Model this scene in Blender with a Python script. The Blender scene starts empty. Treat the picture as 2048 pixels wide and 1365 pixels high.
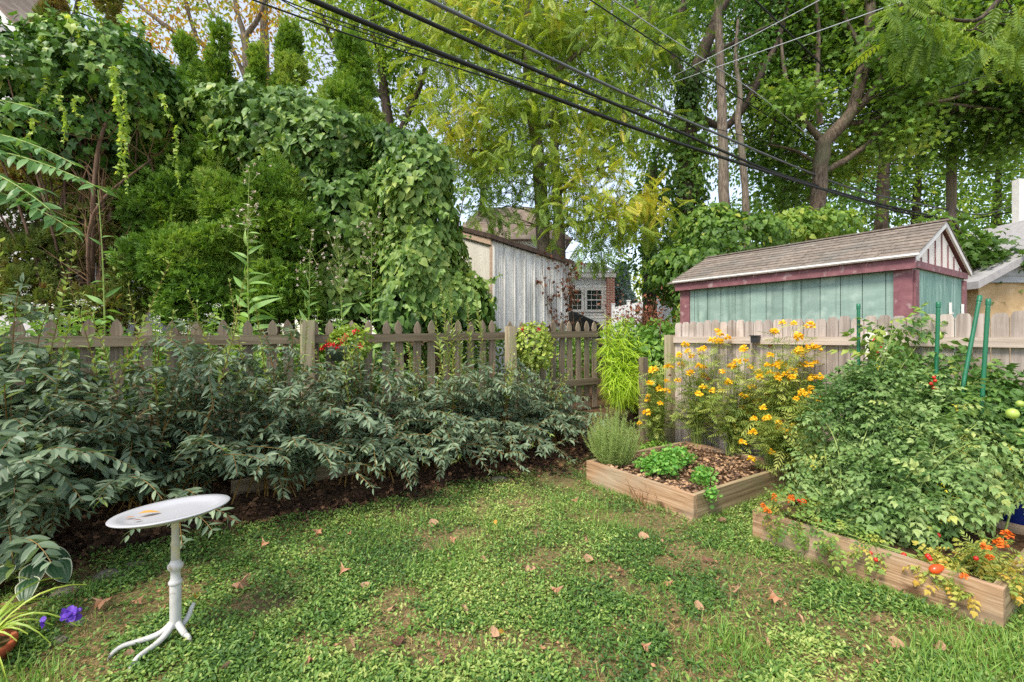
import bpy, math, numpy as np
rng = np.random.default_rng(11)
SC = bpy.context.scene
COL = SC.collection
PI = math.pi
# ------------------------------------------------------------------ camera model (2048 x 1365 photograph)
F, CX, HZ, H = 920.0, 1024.0, 672.0, 1.35
U = np.array([-.55, .835, 0.0]); U /= np.linalg.norm(U)      # along the board fence, away from the viewer
W = np.array([U[1], -U[0], 0.0])                              # along the picket fence, away to the right
UP = np.array([0, 0, 1.0])
E0 = np.array([-.77, 3.88, 0.0])                              # a point on the shrub border's edge
K0 = np.array([1.196, 6.52, 0.0])                             # where the two fence lines meet
D0 = np.array([2.1, 5.15, 0.0])                               # a point on the board fence


def P(px, py, d):
    return np.array([(px - CX) * d / F, d, H - (py - HZ) * d / F])


def sstep(a, b, x):
    t = np.clip((x - a) / (b - a), 0, 1)
    return t * t * (3 - 2 * t)


# ------------------------------------------------------------------ value noise
_perm = rng.random((64, 64, 64))


def noise3(p, scale=1.0, seed=0):
    p = np.asarray(p, float) * scale + seed * 17.31
    i = np.floor(p).astype(int); f = p - i; f = f * f * (3 - 2 * f)
    r = 0
    for dx in (0, 1):
        for dy in (0, 1):
            for dz in (0, 1):
                w = (f[..., 0] if dx else 1 - f[..., 0]) * (f[..., 1] if dy else 1 - f[..., 1]) * (f[..., 2] if dz else 1 - f[..., 2])
                r = r + w * _perm[(i[..., 0] + dx) % 64, (i[..., 1] + dy) % 64, (i[..., 2] + dz) % 64]
    return r


def noise2(x, y, scale=1.0, seed=0):
    p = np.stack([x, y, np.zeros_like(x)], -1)
    return .6 * noise3(p, scale, seed) + .4 * noise3(p, scale * 2.3, seed + 3)


def bed_s(x, y):
    return (x - E0[0]) * U[0] + (y - E0[1]) * U[1]


def gz(x, y):
    x = np.asarray(x, float); y = np.asarray(y, float)
    s = bed_s(x, y)
    z = .30 * sstep(0.05, 1.15, s) + 1.0 * sstep(1.6, 13, s)
    near = 1 - sstep(8, 14, y)
    return z + near * (noise2(x, y, 2.2, 1) - .5) * .035 + near * sstep(-.2, .3, s) * (noise2(x, y, 6, 2) - .5) * .05


def G(p):
    p = np.array(p, float); p[2] = float(gz(p[0], p[1])); return p


# ------------------------------------------------------------------ mesh accumulator
class MB:
    def __init__(s):
        s.v, s.l, s.c, s.t, s.m, s.n = [], [], [], [], [], 0

    def raw(s, V, loops, counts, tint=0.5, mat=0):
        V = np.asarray(V, float).reshape(-1, 3)
        s.v.append(V); s.l.append(np.asarray(loops, np.int64) + s.n); s.c.append(np.asarray(counts, np.int64))
        s.t.append(np.broadcast_to(np.asarray(tint, float), (len(V),)))
        s.m.append(np.full(len(counts), mat)); s.n += len(V)
        return s

    def faces(s, V, fs, tint=0.5, mat=0):
        return s.raw(V, [i for f in fs for i in f], [len(f) for f in fs], tint, mat)

    def box(s, c, a, b, h, tint=0.5, mat=0):
        """oriented box: centre c, half-axis vectors a, b, h"""
        c, a, b, h = (np.asarray(q, float) for q in (c, a, b, h))
        V = [c + i * a + j * b + k * h for k in (-1, 1) for j in (-1, 1) for i in (-1, 1)]
        return s.faces(V, [(0, 2, 3, 1), (4, 5, 7, 6), (0, 1, 5, 4), (2, 6, 7, 3), (0, 4, 6, 2), (1, 3, 7, 5)], tint, mat)

    def prism(s, pts, off, tint=0.5, mat=0):
        """polygon pts (n,3) extruded by vector off"""
        pts = np.asarray(pts, float); n = len(pts)
        V = np.vstack([pts, pts + np.asarray(off, float)])
        fs = [tuple(range(n))[::-1], tuple(range(n, 2 * n))] + [(i, (i + 1) % n, n + (i + 1) % n, n + i) for i in range(n)]
        return s.faces(V, fs, tint, mat)

    def tubes(s, paths, radii, sides=5, tint=0.5, mat=0, cap=True):
        paths = np.asarray(paths, float)
        if paths.ndim == 2: paths = paths[None]
        m, n, _ = paths.shape
        radii = np.broadcast_to(np.asarray(radii, float), (m, n))
        T = np.gradient(paths, axis=1)
        T /= np.linalg.norm(T, axis=2, keepdims=True) + 1e-9
        d = paths[:, -1] - paths[:, 0]
        ref = np.where((np.abs(d[:, 2]) > .8 * np.linalg.norm(d, axis=1))[:, None], np.array([1., 0.1, 0]), np.array([0.05, 0.05, 1.]))[:, None, :]
        A = np.cross(T, np.broadcast_to(ref, T.shape)); A /= np.linalg.norm(A, axis=2, keepdims=True) + 1e-9
        B = np.cross(T, A)
        ang = np.arange(sides) * 2 * PI / sides
        V = paths[:, :, None, :] + radii[:, :, None, None] * (np.cos(ang)[:, None] * A[:, :, None, :] + np.sin(ang)[:, None] * B[:, :, None, :])
        i = np.arange(n - 1)[:, None]; j = np.arange(sides)[None, :]; j2 = (j + 1) % sides
        q = np.stack([i * sides + j, i * sides + j2, (i + 1) * sides + j2, (i + 1) * sides + j], -1).reshape(-1)
        loops = (q[None] + (np.arange(m) * n * sides)[:, None]).reshape(-1)
        counts = np.full(m * (n - 1) * sides, 4)
        tt = np.repeat(np.broadcast_to(np.asarray(tint, float), (m,)), n * sides)
        s.raw(V.reshape(-1, 3), loops, counts, tt, mat)
        if cap and sides > 4:
            b = s.n - m * n * sides
            for k in range(m):
                o = k * n * sides
                s.l.append(np.array([b + o + (n - 1) * sides + x for x in range(sides)])); s.c.append(np.array([sides])); s.m.append(np.array([mat]))
        return s

    def lathe(s, prof, c=(0, 0, 0), sides=28, tint=0.5, mat=0, M=None):
        """prof: (r,z) list revolved about z, optional 3x3 M, moved to c"""
        prof = np.asarray(prof, float); n = len(prof)
        a = np.arange(sides) * 2 * PI / sides
        V = np.stack([prof[:, 0, None] * np.cos(a), prof[:, 0, None] * np.sin(a), np.broadcast_to(prof[:, 1, None], (n, sides))], -1).reshape(-1, 3)
        if M is not None: V = V @ np.asarray(M).T
        fs = [(i * sides + j, i * sides + (j + 1) % sides, (i + 1) * sides + (j + 1) % sides, (i + 1) * sides + j) for i in range(n - 1) for j in range(sides)]
        return s.faces(V + np.asarray(c, float), fs, tint, mat)

    def inst(s, T, pos, R, size, tint=0.5, mat=0):
        """instances of leaf template T=(verts, loops, counts, tint offsets)"""
        TV, TL, TC, TT = T
        pos = np.asarray(pos, float); n = len(pos)
        if n == 0: return s
        size = np.broadcast_to(np.asarray(size, float), (n,))
        V = np.einsum('nij,kj->nki', R, TV) * size[:, None, None] + pos[:, None, :]
        k = len(TV)
        loops = (TL[None] + (np.arange(n) * k)[:, None]).reshape(-1)
        t = (np.broadcast_to(np.asarray(tint, float), (n,))[:, None] + TT[None]).reshape(-1)
        return s.raw(V.reshape(-1, 3), loops, np.tile(TC, n), t, mat)

    def build(s, name, mats, parent=None, smooth=False):
        V = np.concatenate(s.v)
        if parent is not None:
            V = V - np.array(root_loc(parent))
        L = np.concatenate(s.l); C = np.concatenate(s.c); T = np.concatenate(s.t); M = np.concatenate(s.m)
        me = bpy.data.meshes.new(name)
        me.vertices.add(len(V)); me.vertices.foreach_set('co', V.astype(np.float32).reshape(-1))
        me.loops.add(len(L)); me.loops.foreach_set('vertex_index', L.astype(np.int32))
        me.polygons.add(len(C))
        me.polygons.foreach_set('loop_start', np.concatenate([[0], np.cumsum(C)[:-1]]).astype(np.int32))
        if not isinstance(mats, (list, tuple)): mats = [mats]
        for m in mats: me.materials.append(m)
        if len(mats) > 1: me.polygons.foreach_set('material_index', M.astype(np.int32))
        a = me.attributes.new('tint', 'FLOAT', 'POINT'); a.data.foreach_set('value', T.astype(np.float32))
        me.update(calc_edges=True)
        me.polygons.foreach_set('use_smooth', np.full(len(C), smooth))
        o = bpy.data.objects.new(name, me); COL.objects.link(o)
        if parent is not None: o.parent = parent
        return o


def root_loc(o):
    p = np.zeros(3)
    while o is not None:
        p = p + np.array(o.location); o = o.parent
    return p


def tag(o, label=None, cat=None, group=None, kind=None):
    if label: o['label'] = label
    if cat: o['category'] = cat
    if group: o['group'] = group
    if kind: o['kind'] = kind
    return o


def thing(name, label, cat, loc, group=None):
    o = bpy.data.objects.new(name, None); COL.objects.link(o); o.empty_display_size = .1
    o.location = [float(q) for q in loc]
    return tag(o, label, cat, group)


# ------------------------------------------------------------------ orientation helpers
def nrm(v):
    return v / (np.linalg.norm(v, axis=-1, keepdims=True) + 1e-9)


def frames(d, nh):
    y = nrm(d); x = nrm(np.cross(y, nh)); z = np.cross(x, y)
    return np.stack([x, y, z], -1)


def rnd(n, s=1.0):
    return rng.normal(0, s, (n, 3))


def rot_about(v, ax, a):
    ax = nrm(ax); a = np.asarray(a)[..., None]
    return v * np.cos(a) + np.cross(ax, v) * np.sin(a) + ax * np.sum(ax * v, -1, keepdims=True) * (1 - np.cos(a))


# ------------------------------------------------------------------ leaf templates
def _t(V, fs, tt=None):
    V = np.asarray(V, float)
    return (V, np.array([i for f in fs for i in f]), np.array([len(f) for f in fs]), np.zeros(len(V)) if tt is None else np.asarray(tt, float))


def leaf(width=.35, fold=.12, droop=.12, n=4, peak=.45, base=0.0, edge=0.0):
    V, tt = [], []
    for i in range(n + 1):
        t = i / n
        a = (t / peak) if t < peak else (1 - (t - peak) / (1 - peak))
        w = width * .5 * math.sin(a * PI / 2) ** (.75 if t < peak else 1.0)
        if i == 0: w = width * .5 * base
        z = -droop * t * t
        V += [(-w, t, z + fold * w * 2), (0, t, z), (w, t, z + fold * w * 2)]; tt += [edge, 0, edge]
    fs = []
    for i in range(n):
        a, b = i * 3, (i + 1) * 3
        if i == n - 1:
            fs += [(a, a + 1, b + 1), (a + 1, a + 2, b + 1)]
        elif i == 0 and base == 0:
            fs += [(a + 1, b + 1, b), (a + 1, b + 2, b + 1)]
        else:
            fs += [(a, a + 1, b + 1, b), (a + 1, a + 2, b + 2, b + 1)]
    return _t(V, fs, tt)


def rhomb(width=.5, fold=.15, droop=.1, peak=.42):
    w = width / 2
    return _t([(0, 0, 0), (w, peak, fold * w * 2), (0, 1, -droop), (-w, peak, fold * w * 2), (0, peak, -droop * .1)],
              [(0, 1, 4), (1, 2, 4), (2, 3, 4), (3, 0, 4)])


def outline_leaf(pts, cup=.1, droop=.15, centre=(0, .4)):
    V = [(centre[0], centre[1], 0)]
    for x, y in pts:
        V.append((x, y, cup * abs(x) - droop * max(y, 0) ** 2))
    n = len(pts)
    return _t(V, [(0, i + 1, (i + 1) % n + 1) for i in range(n)])


HEART = outline_leaf([(0, 0), (.16, -.1), (.36, -.04), (.45, .18), (.38, .45), (.2, .75), (0, 1), (-.2, .75), (-.38, .45), (-.45, .18), (-.36, -.04), (-.16, -.1)], .12, .22, (0, .25))
IVYL = outline_leaf([(0, 0), (.3, -.12), (.34, .12), (.52, .4), (.25, .5), (.17, .72), (0, 1), (-.17, .72), (-.25, .5), (-.52, .4), (-.34, .12), (-.3, -.12)], .12, .2, (0, .3))
MAPLE = outline_leaf([(0, 0), (.3, -.05), (.22, .15), (.55, .3), (.3, .5), (.4, .75), (.13, .66), (0, 1), (-.13, .66), (-.4, .75), (-.3, .5), (-.55, .3), (-.22, .15), (-.3, -.05)], .15, .2, (0, .35))
ROUND = outline_leaf([(0, 0), (.3, .05), (.46, .35), (.4, .72), (.15, .95), (-.15, .95), (-.4, .72), (-.46, .35), (-.3, .05)], .2, .1, (0, .45))
OVATE = leaf(.55, .12, .15, 4, .38)
LANCE = leaf(.31, .14, .13, 5, .45)
LANCEW = leaf(.42, .12, .12, 5, .45)
RH = rhomb()
RHN = rhomb(.34, .15, .15, .45)
NEEDLE = _t([(-.06, 0, 0), (.06, 0, 0), (.05, .6, -.02), (0, 1, -.08), (-.05, .6, -.02)], [(0, 1, 2, 3, 4)])
BLADE = _t([(-.025, 0, 0), (.025, 0, 0), (-.02, .5, -.05), (.02, .5, -.05), (0, 1, -.25)], [(0, 1, 3, 2), (2, 3, 4)])


def combine(parts):
    V, L, C, T, n = [], [], [], [], 0
    for (tv, tl, tc, tt), R, p, s in parts:
        V.append((tv @ np.asarray(R).T) * s + np.asarray(p)); L.append(tl + n); C.append(tc); T.append(tt); n += len(tv)
    return np.vstack(V), np.concatenate(L), np.concatenate(C), np.concatenate(T)


def frond(pairs=7, ll=.3, sub=RHN, arch=.35, ang=62, start=.18, stalk=.012):
    parts = []
    ts = np.linspace(start, .97, pairs)
    for t in ts:
        p = np.array([0, t, -arch * t * t])
        k = ll * (1 - .45 * abs(t - .5) * 1.3)
        for sgn in (-1, 1):
            a = math.radians(ang - 20 * t) * sgn
            d = np.array([math.sin(a), math.cos(a), -.25 - arch * t])
            R = frames(d[None], np.array([[0, .1, 1.0]]))[0]
            parts.append((sub, R, p, k))
    parts.append((sub, frames(np.array([[0, 1, -arch * 2]]), np.array([[0, 0, 1.]]))[0], np.array([0, .97, -arch * .94]), ll))
    st = _t([(-stalk, 0, 0), (stalk, 0, 0), (-stalk * .5, .5, -arch * .25), (stalk * .5, .5, -arch * .25), (-stalk * .3, 1, -arch), (stalk * .3, 1, -arch)], [(0, 1, 3, 2), (2, 3, 5, 4)])
    parts.append((st, np.eye(3), np.zeros(3), 1))
    return combine(parts)


WALNUT = frond(8, .30, RHN, .3)
TOMATO = frond(3, .42, rhomb(.6, .1, .2), .3, 70, .35)
FEATHER = frond(5, .38, rhomb(.22, .1, .1), .15, 55, .2)


def spray():
    parts = []
    r2 = np.random.default_rng(4)
    for t, a, k_ in ((.0, 0, .8), (.05, 48, .62), (.08, -50, .6), (.25, 40, .55), (.3, -42, .55), (.5, 26, .45), (.55, -30, .45), (.2, 10, .7)):
        aa = math.radians(a)
        d = np.array([math.sin(aa), math.cos(aa), r2.uniform(-.3, .4)])
        parts.append((rhomb(.34, .4, .15), frames(d[None], np.array([[r2.uniform(-.8, .8), 0, 1.]]))[0], np.array([0, t, 0]), k_))
    return combine(parts)


SPRAY = spray()


# ------------------------------------------------------------------ materials
def lin(c):
    if isinstance(c, str):
        c = [int(c[i:i + 2], 16) / 255 for i in (0, 2, 4)]
    return tuple((x / 12.92 if x <= .04045 else ((x + .055) / 1.055) ** 2.4) for x in c) + (1.0,)


def newmat(name):
    m = bpy.data.materials.new(name); m.use_nodes = True
    nt = m.node_tree
    for n in list(nt.nodes): nt.nodes.remove(n)
    out = nt.nodes.new('ShaderNodeOutputMaterial')
    return m, nt, out


def ramp(nt, stops, src=None):
    r = nt.nodes.new('ShaderNodeValToRGB')
    el = r.color_ramp.elements
    while len(el) < len(stops): el.new(.5)
    for e, (p, c) in zip(el, stops):
        e.position = p; e.color = lin(c)
    if src is not None: nt.links.new(src, r.inputs[0])
    return r


def foliage(name, cols, rough=.5, trans=.3, tcol=None, spec=.4):
    """cols: sRGB hexes spread over the leaf's own tint 0..1"""
    m, nt, out = newmat(name)
    at = nt.nodes.new('ShaderNodeAttribute'); at.attribute_name = 'tint'
    n = len(cols)
    rp = ramp(nt, [((i + .5) / n if n > 1 else 0, c) for i, c in enumerate(cols)], at.outputs['Fac'])
    b = nt.nodes.new('ShaderNodeBsdfPrincipled'); b.inputs['Roughness'].default_value = rough
    b.inputs['Specular IOR Level'].default_value = spec
    nt.links.new(rp.outputs[0], b.inputs['Base Color'])
    if trans > 0:
        tr = nt.nodes.new('ShaderNodeBsdfTranslucent')
        mx = nt.nodes.new('ShaderNodeMix'); mx.data_type = 'RGBA'; mx.blend_type = 'MULTIPLY'; mx.inputs[0].default_value = 1
        nt.links.new(rp.outputs[0], mx.inputs[6]); mx.inputs[7].default_value = tcol or (1.5, 1.45, .7, 1)
        nt.links.new(mx.outputs[2], tr.inputs[0])
        ms = nt.nodes.new('ShaderNodeMixShader'); ms.inputs[0].default_value = trans
        nt.links.new(b.outputs[0], ms.inputs[1]); nt.links.new(tr.outputs[0], ms.inputs[2])
        nt.links.new(ms.outputs[0], out.inputs[0])
    else:
        nt.links.new(b.outputs[0], out.inputs[0])
    return m


def texmat(name, stops, scale=(5, 5, 5), rot=(0, 0, 0), rough=.7, detail=8, bump=.2, bdist=.01, dist=0.6, spots=None, tint=0.0, spec=.3, metallic=0, stain=None, coord='Object'):
    """noise-textured surface; spots=(scale, colour, lo, hi) adds a second noise layer; tint>0 varies pieces by their own tint"""
    m, nt, out = newmat(name)
    tc = nt.nodes.new('ShaderNodeTexCoord')
    mp = nt.nodes.new('ShaderNodeMapping'); mp.inputs['Scale'].default_value = scale
    rt = nt.nodes.new('ShaderNodeMapping'); rt.inputs['Rotation'].default_value = rot
    nt.links.new(tc.outputs[coord], rt.inputs[0]); nt.links.new(rt.outputs[0], mp.inputs[0])
    nz = nt.nodes.new('ShaderNodeTexNoise'); nz.inputs['Scale'].default_value = 1; nz.inputs['Detail'].default_value = detail
    nz.inputs['Roughness'].default_value = .62; nz.inputs['Distortion'].default_value = dist
    nt.links.new(mp.outputs[0], nz.inputs['Vector'])
    rp = ramp(nt, stops, nz.outputs['Fac'])
    col = rp.outputs[0]
    for k, sp in enumerate([q for q in (spots, stain) if q]):
        n2 = nt.nodes.new('ShaderNodeTexNoise'); n2.inputs['Scale'].default_value = sp[0] if not isinstance(sp[0], tuple) else 1; n2.inputs['Detail'].default_value = 5
        if isinstance(sp[0], tuple):
            mp2 = nt.nodes.new('ShaderNodeMapping'); mp2.inputs['Scale'].default_value = sp[0]
            nt.links.new(rt.outputs[0], mp2.inputs[0]); nt.links.new(mp2.outputs[0], n2.inputs['Vector'])
        else:
            nt.links.new(tc.outputs[coord], n2.inputs['Vector'])
        r2 = nt.nodes.new('ShaderNodeMapRange'); r2.inputs[1].default_value = sp[2]; r2.inputs[2].default_value = sp[3]
        nt.links.new(n2.outputs['Fac'], r2.inputs[0])
        mx = nt.nodes.new('ShaderNodeMix'); mx.data_type = 'RGBA'; mx.inputs[7].default_value = lin(sp[1])
        nt.links.new(r2.outputs[0], mx.inputs[0]); nt.links.new(col, mx.inputs[6]); col = mx.outputs[2]
    if tint:
        at = nt.nodes.new('ShaderNodeAttribute'); at.attribute_name = 'tint'
        mr = nt.nodes.new('ShaderNodeMapRange'); mr.inputs[3].default_value = 1 - tint; mr.inputs[4].default_value = 1 + tint
        nt.links.new(at.outputs['Fac'], mr.inputs[0])
        mx = nt.nodes.new('ShaderNodeMix'); mx.data_type = 'RGBA'; mx.blend_type = 'MULTIPLY'; mx.inputs[0].default_value = 1
        nt.links.new(col, mx.inputs[6]); nt.links.new(mr.outputs[0], mx.inputs[7]); col = mx.outputs[2]
    b = nt.nodes.new('ShaderNodeBsdfPrincipled'); b.inputs['Roughness'].default_value = rough
    b.inputs['Specular IOR Level'].default_value = spec; b.inputs['Metallic'].default_value = metallic
    nt.links.new(col, b.inputs['Base Color'])
    if bump:
        bp = nt.nodes.new('ShaderNodeBump'); bp.inputs['Strength'].default_value = bump; bp.inputs['Distance'].default_value = bdist
        nt.links.new(nz.outputs['Fac'], bp.inputs['Height']); nt.links.new(bp.outputs[0], b.inputs['Normal'])
    nt.links.new(b.outputs[0], out.inputs[0])
    return m


def plain(name, c, rough=.5, spec=.5, metallic=0.0, var=.12):
    h = lin(c)
    m = texmat(name, [(.3, c), (.7, c)], (9, 9, 9), rough=rough, bump=.05, spec=spec, metallic=metallic)
    r = [n for n in m.node_tree.nodes if n.type == 'VALTORGB'][0]
    r.color_ramp.elements[0].color = tuple(x * (1 - var) for x in h[:3]) + (1,)
    r.color_ramp.elements[1].color = tuple(min(1, x * (1 + var)) for x in h[:3]) + (1,)
    return m


AZW = math.atan2(W[1], W[0])
WOODV = texmat('weathered_wood', [(.25, '544839'), (.5, '817260'), (.75, '9f907a')], (38, 38, 2.2), rough=.85, spots=(3.0, '74705a', .52, .75), tint=.22, bump=.35, bdist=.004)
WOODR = texmat('weathered_rail_wood', [(.25, '50442f'), (.5, '786a56'), (.75, '94866f')], (1.6, 40, 40), (0, 0, -AZW), rough=.85, spots=(3, '66614e', .55, .8), tint=.2, bump=.35, bdist=.004)
POSTM = texmat('mossy_post_wood', [(.25, '746650'), (.5, 'a3957c'), (.75, 'bcb08f')], (30, 30, 1.5), rough=.85, spots=(5, '8c9466', .5, .75), tint=.1, bump=.35, bdist=.004)
BOARDV = texmat('grey_board_wood', [(.25, '887b73'), (.5, 'b0a39a'), (.75, 'c8bcb3')], (34, 34, 2.0), rough=.85, spots=(4, '8f8172', .5, .8), tint=.24, bump=.3, bdist=.003, stain=((22, 22, .8), '7d7166', .54, .74))
BOARDR = texmat('grey_board_rail_wood', [(.25, '8d7e72'), (.5, 'b5a699'), (.75, 'cbbdb0')], (40, 1.6, 40), (0, 0, -math.atan2(U[1], U[0]) + PI / 2), rough=.85, tint=.15, bump=.3, bdist=.003)
PLANKU = texmat('raised_bed_board', [(.32, '6d513b'), (.5, 'a38262'), (.68, 'c3a589')], (46, 1.6, 46), (0, 0, -math.atan2(U[1], U[0]) + PI / 2), rough=.8, spots=((7, 4, 11), '5f4630', .63, .70), tint=.12, bump=.35, bdist=.003, stain=(2.2, 'a39a86', .5, .8), dist=1.2)
PLANKW = texmat('raised_bed_end_board', [(.34, '6e5b43'), (.5, '9c8768'), (.66, 'b8a482')], (1.3, 34, 34), (0, 0, -AZW), rough=.8, spots=(4, '8b8a63', .5, .75), tint=.12, bump=.3, bdist=.003, dist=1.0)
BARK = texmat('grey_tan_bark', [(.3, '40372e'), (.5, '73665a'), (.7, '9a8c7d')], (30, 30, 5), rough=.9, bump=.8, bdist=.02, spots=(1.5, '7d7a66', .5, .8))
BARKD = texmat('dark_bark', [(.3, '27201c'), (.5, '4a3f36'), (.7, '6b5e52')], (30, 30, 5), rough=.9, bump=.8, bdist=.02)
BARKM = texmat('maple_bark', [(.3, '2f2720'), (.5, '5c4f43'), (.7, '837566')], (26, 26, 5), rough=.9, bump=1.0, bdist=.02, spots=(1.5, '66664f', .5, .8))
BARKR = texmat('reddish_bark', [(.25, '45342a'), (.5, '6e5545'), (.75, '8c715d')], (22, 22, 2), rough=.9, bump=.6, bdist=.01)
STEMY = texmat('ochre_stem', [(.3, '544022'), (.7, '8f7038')], (20, 20, 20), rough=.6, bump=0)
STEMG = texmat('green_stem', [(.3, '6d7f3a'), (.7, '94a557')], (20, 20, 20), rough=.6, bump=0)
STEMB = texmat('brown_stem', [(.3, '5a4630'), (.7, '836848')], (20, 20, 20), rough=.8, bump=0)
DRY = foliage('dry_leaf', ['6b4a3c', '8c6a55', 'ab8468', 'bf9c7c', 'a87050', 'c79a48'], .75, .12, (1.2, 1.1, .8, 1), .2)

# ------------------------------------------------------------------ world, sun, camera
SUN_EL, SUN_AZ = math.radians(54), (-.62, -.78)             # the sun stands behind and left of the viewer
w_ = bpy.data.worlds.new('World'); SC.world = w_; w_.use_nodes = True
nt = w_.node_tree
sky = nt.nodes.new('ShaderNodeTexSky'); sky.sky_type = 'NISHITA'; sky.sun_disc = False
sky.sun_elevation = SUN_EL; sky.sun_rotation = math.atan2(SUN_AZ[0], SUN_AZ[1])
sky.air_density = 1.0; sky.dust_density = .9; sky.ozone_density = 1.0
bg = nt.nodes['Background']; bg.inputs[1].default_value = .15
hzm = nt.nodes.new('ShaderNodeMix'); hzm.data_type = 'RGBA'; hzm.inputs[0].default_value = .22; hzm.inputs[7].default_value = (6.2, 5.2, 3.7, 1)
nt.links.new(sky.outputs[0], hzm.inputs[6]); nt.links.new(hzm.outputs[2], bg.inputs[0])
ld = bpy.data.lights.new('sun', 'SUN'); ld.energy = 2.1; ld.angle = math.radians(18); ld.color = (1, .93, .80)
lo = bpy.data.objects.new('sun', ld); COL.objects.link(lo)
from mathutils import Vector
hz = math.hypot(*SUN_AZ)
ldir = Vector((-SUN_AZ[0] / hz * math.cos(SUN_EL), -SUN_AZ[1] / hz * math.cos(SUN_EL), -math.sin(SUN_EL)))
lo.rotation_euler = ldir.to_track_quat('-Z', 'Y').to_euler(); lo.location = (-10, -12, 20)
cd = bpy.data.cameras.new('camera'); cam = bpy.data.objects.new('camera', cd); COL.objects.link(cam); SC.camera = cam
cam.location = (0, 0, H); cam.rotation_euler = (PI / 2, 0, 0)
cd.sensor_fit = 'HORIZONTAL'; cd.sensor_width = 36; cd.lens = 36 * F / 2048; cd.shift_y = -(682.5 - HZ) / 2048
cd.clip_start = .05; cd.clip_end = 1000
SC.view_settings.view_transform = 'Standard'; SC.view_settings.look = 'None'; SC.view_settings.exposure = 1.17; SC.view_settings.gamma = 1
SC.cycles.max_bounces = 7; SC.cycles.diffuse_bounces = 4; SC.cycles.glossy_bounces = 2; SC.cycles.transmission_bounces = 4
SC.cycles.use_denoising = False
try:
    SC.cycles.denoising_prefilter = 'ACCURATE'
except Exception:
    pass
SC.cycles.sample_clamp_indirect = 8


# ------------------------------------------------------------------ ground
def axis(lo_, hi_, step, far, n=26):
    a = np.arange(lo_, hi_, step)
    k = np.geomspace(step, far, n)
    return np.concatenate([(a[0] - np.cumsum(k))[::-1], a, a[-1] + np.cumsum(k)])


gx, gy = axis(-6, 7, .06, 60), axis(-1, 9, .06, 60)
GX, GY = np.meshgrid(gx, gy)
GV = np.stack([GX, GY, gz(GX, GY)], -1).reshape(-1, 3)
nx, ny = len(gx), len(gy)
ii, jj = np.meshgrid(np.arange(nx - 1), np.arange(ny - 1))
q = np.stack([jj * nx + ii, jj * nx + ii + 1, (jj + 1) * nx + ii + 1, (jj + 1) * nx + ii], -1).reshape(-1)
s_ = bed_s(GV[:, 0], GV[:, 1])
mulch = sstep(-.12, .12, s_ + (noise2(GV[:, 0], GV[:, 1], 3, 5) - .5) * .35)
m, nt, out = newmat('ground_soil')
tc = nt.nodes.new('ShaderNodeTexCoord'); at = nt.nodes.new('ShaderNodeAttribute'); at.attribute_name = 'tint'
n1 = nt.nodes.new('ShaderNodeTexNoise'); n1.inputs['Scale'].default_value = 28; n1.inputs['Detail'].default_value = 9; n1.inputs['Roughness'].default_value = .75
n2 = nt.nodes.new('ShaderNodeTexNoise'); n2.inputs['Scale'].default_value = 2.5; n2.inputs['Detail'].default_value = 4
for n_ in (n1, n2): nt.links.new(tc.outputs['Object'], n_.inputs['Vector'])
ra = ramp(nt, [(.3, '4d4033'), (.5, '8b7459'), (.7, 'bda582')], n1.outputs['Fac'])
rb = ramp(nt, [(.3, '31261f'), (.5, '55412f'), (.72, '876b52')], n1.outputs['Fac'])
rm = ramp(nt, [(.3, '46522a'), (.5, '5e5c34'), (.7, '857250')], n2.outputs['Fac'])
mx0 = nt.nodes.new('ShaderNodeMix'); mx0.data_type = 'RGBA'; mx0.inputs[0].default_value = .6
nt.links.new(ra.outputs[0], mx0.inputs[6]); nt.links.new(rm.outputs[0], mx0.inputs[7])
mx = nt.nodes.new('ShaderNodeMix'); mx.data_type = 'RGBA'
nt.links.new(at.outputs['Fac'], mx.inputs[0]); nt.links.new(mx0.outputs[2], mx.inputs[6]); nt.links.new(rb.outputs[0], mx.inputs[7])
b = nt.nodes.new('ShaderNodeBsdfPrincipled'); b.inputs['Roughness'].default_value = .95; b.inputs['Specular IOR Level'].default_value = .1
nt.links.new(mx.outputs[2], b.inputs['Base Color'])
bp = nt.nodes.new('ShaderNodeBump'); bp.inputs['Strength'].default_value = .7; bp.inputs['Distance'].default_value = .02
nt.links.new(n1.outputs['Fac'], bp.inputs['Height']); nt.links.new(bp.outputs[0], b.inputs['Normal']); nt.links.new(b.outputs[0], out.inputs[0])
GROUNDM = m
mb = MB(); mb.raw(GV, q, np.full((nx - 1) * (ny - 1), 4), mulch)
tag(mb.build('ground', GROUNDM, smooth=True), 'brown garden soil under the lawn and the borders', 'ground', kind='structure')

# raised bed geometry (needed for masks)
A1 = np.array([.687, 4.24, 0]); B1 = np.array([1.343, 3.33, 0]); L1B = 1.45; T1B = .04
F2 = np.array([1.59, 3.04, 0]); N2 = np.array([2.19, 2.06, 0]); L2B = 1.12


def in_bed(x, y, origin, length, depth, pad=0.0):
    dx, dy = x - origin[0], y - origin[1]
    a = -(dx * U[0] + dy * U[1]); c = dx * W[0] + dy * W[1]
    return (a > -pad) & (a < length + pad) & (c > -pad) & (c < depth + pad)


LEN1 = float(np.linalg.norm(B1 - A1)); LEN2 = float(np.linalg.norm(N2 - F2))

# ------------------------------------------------------------------ lawn: ground cover, grass, litter (uncountable)
def scatter(n, x0, x1, y0, y1):
    # denser towards the viewer, as many per picture area
    y = y0 * (y1 / y0) ** rng.random(n)
    x = (rng.random(n) * 2 - 1) * (y * 1.25 + .2)
    k = (x > x0) & (x < x1)
    return x[k], y[k]


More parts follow.
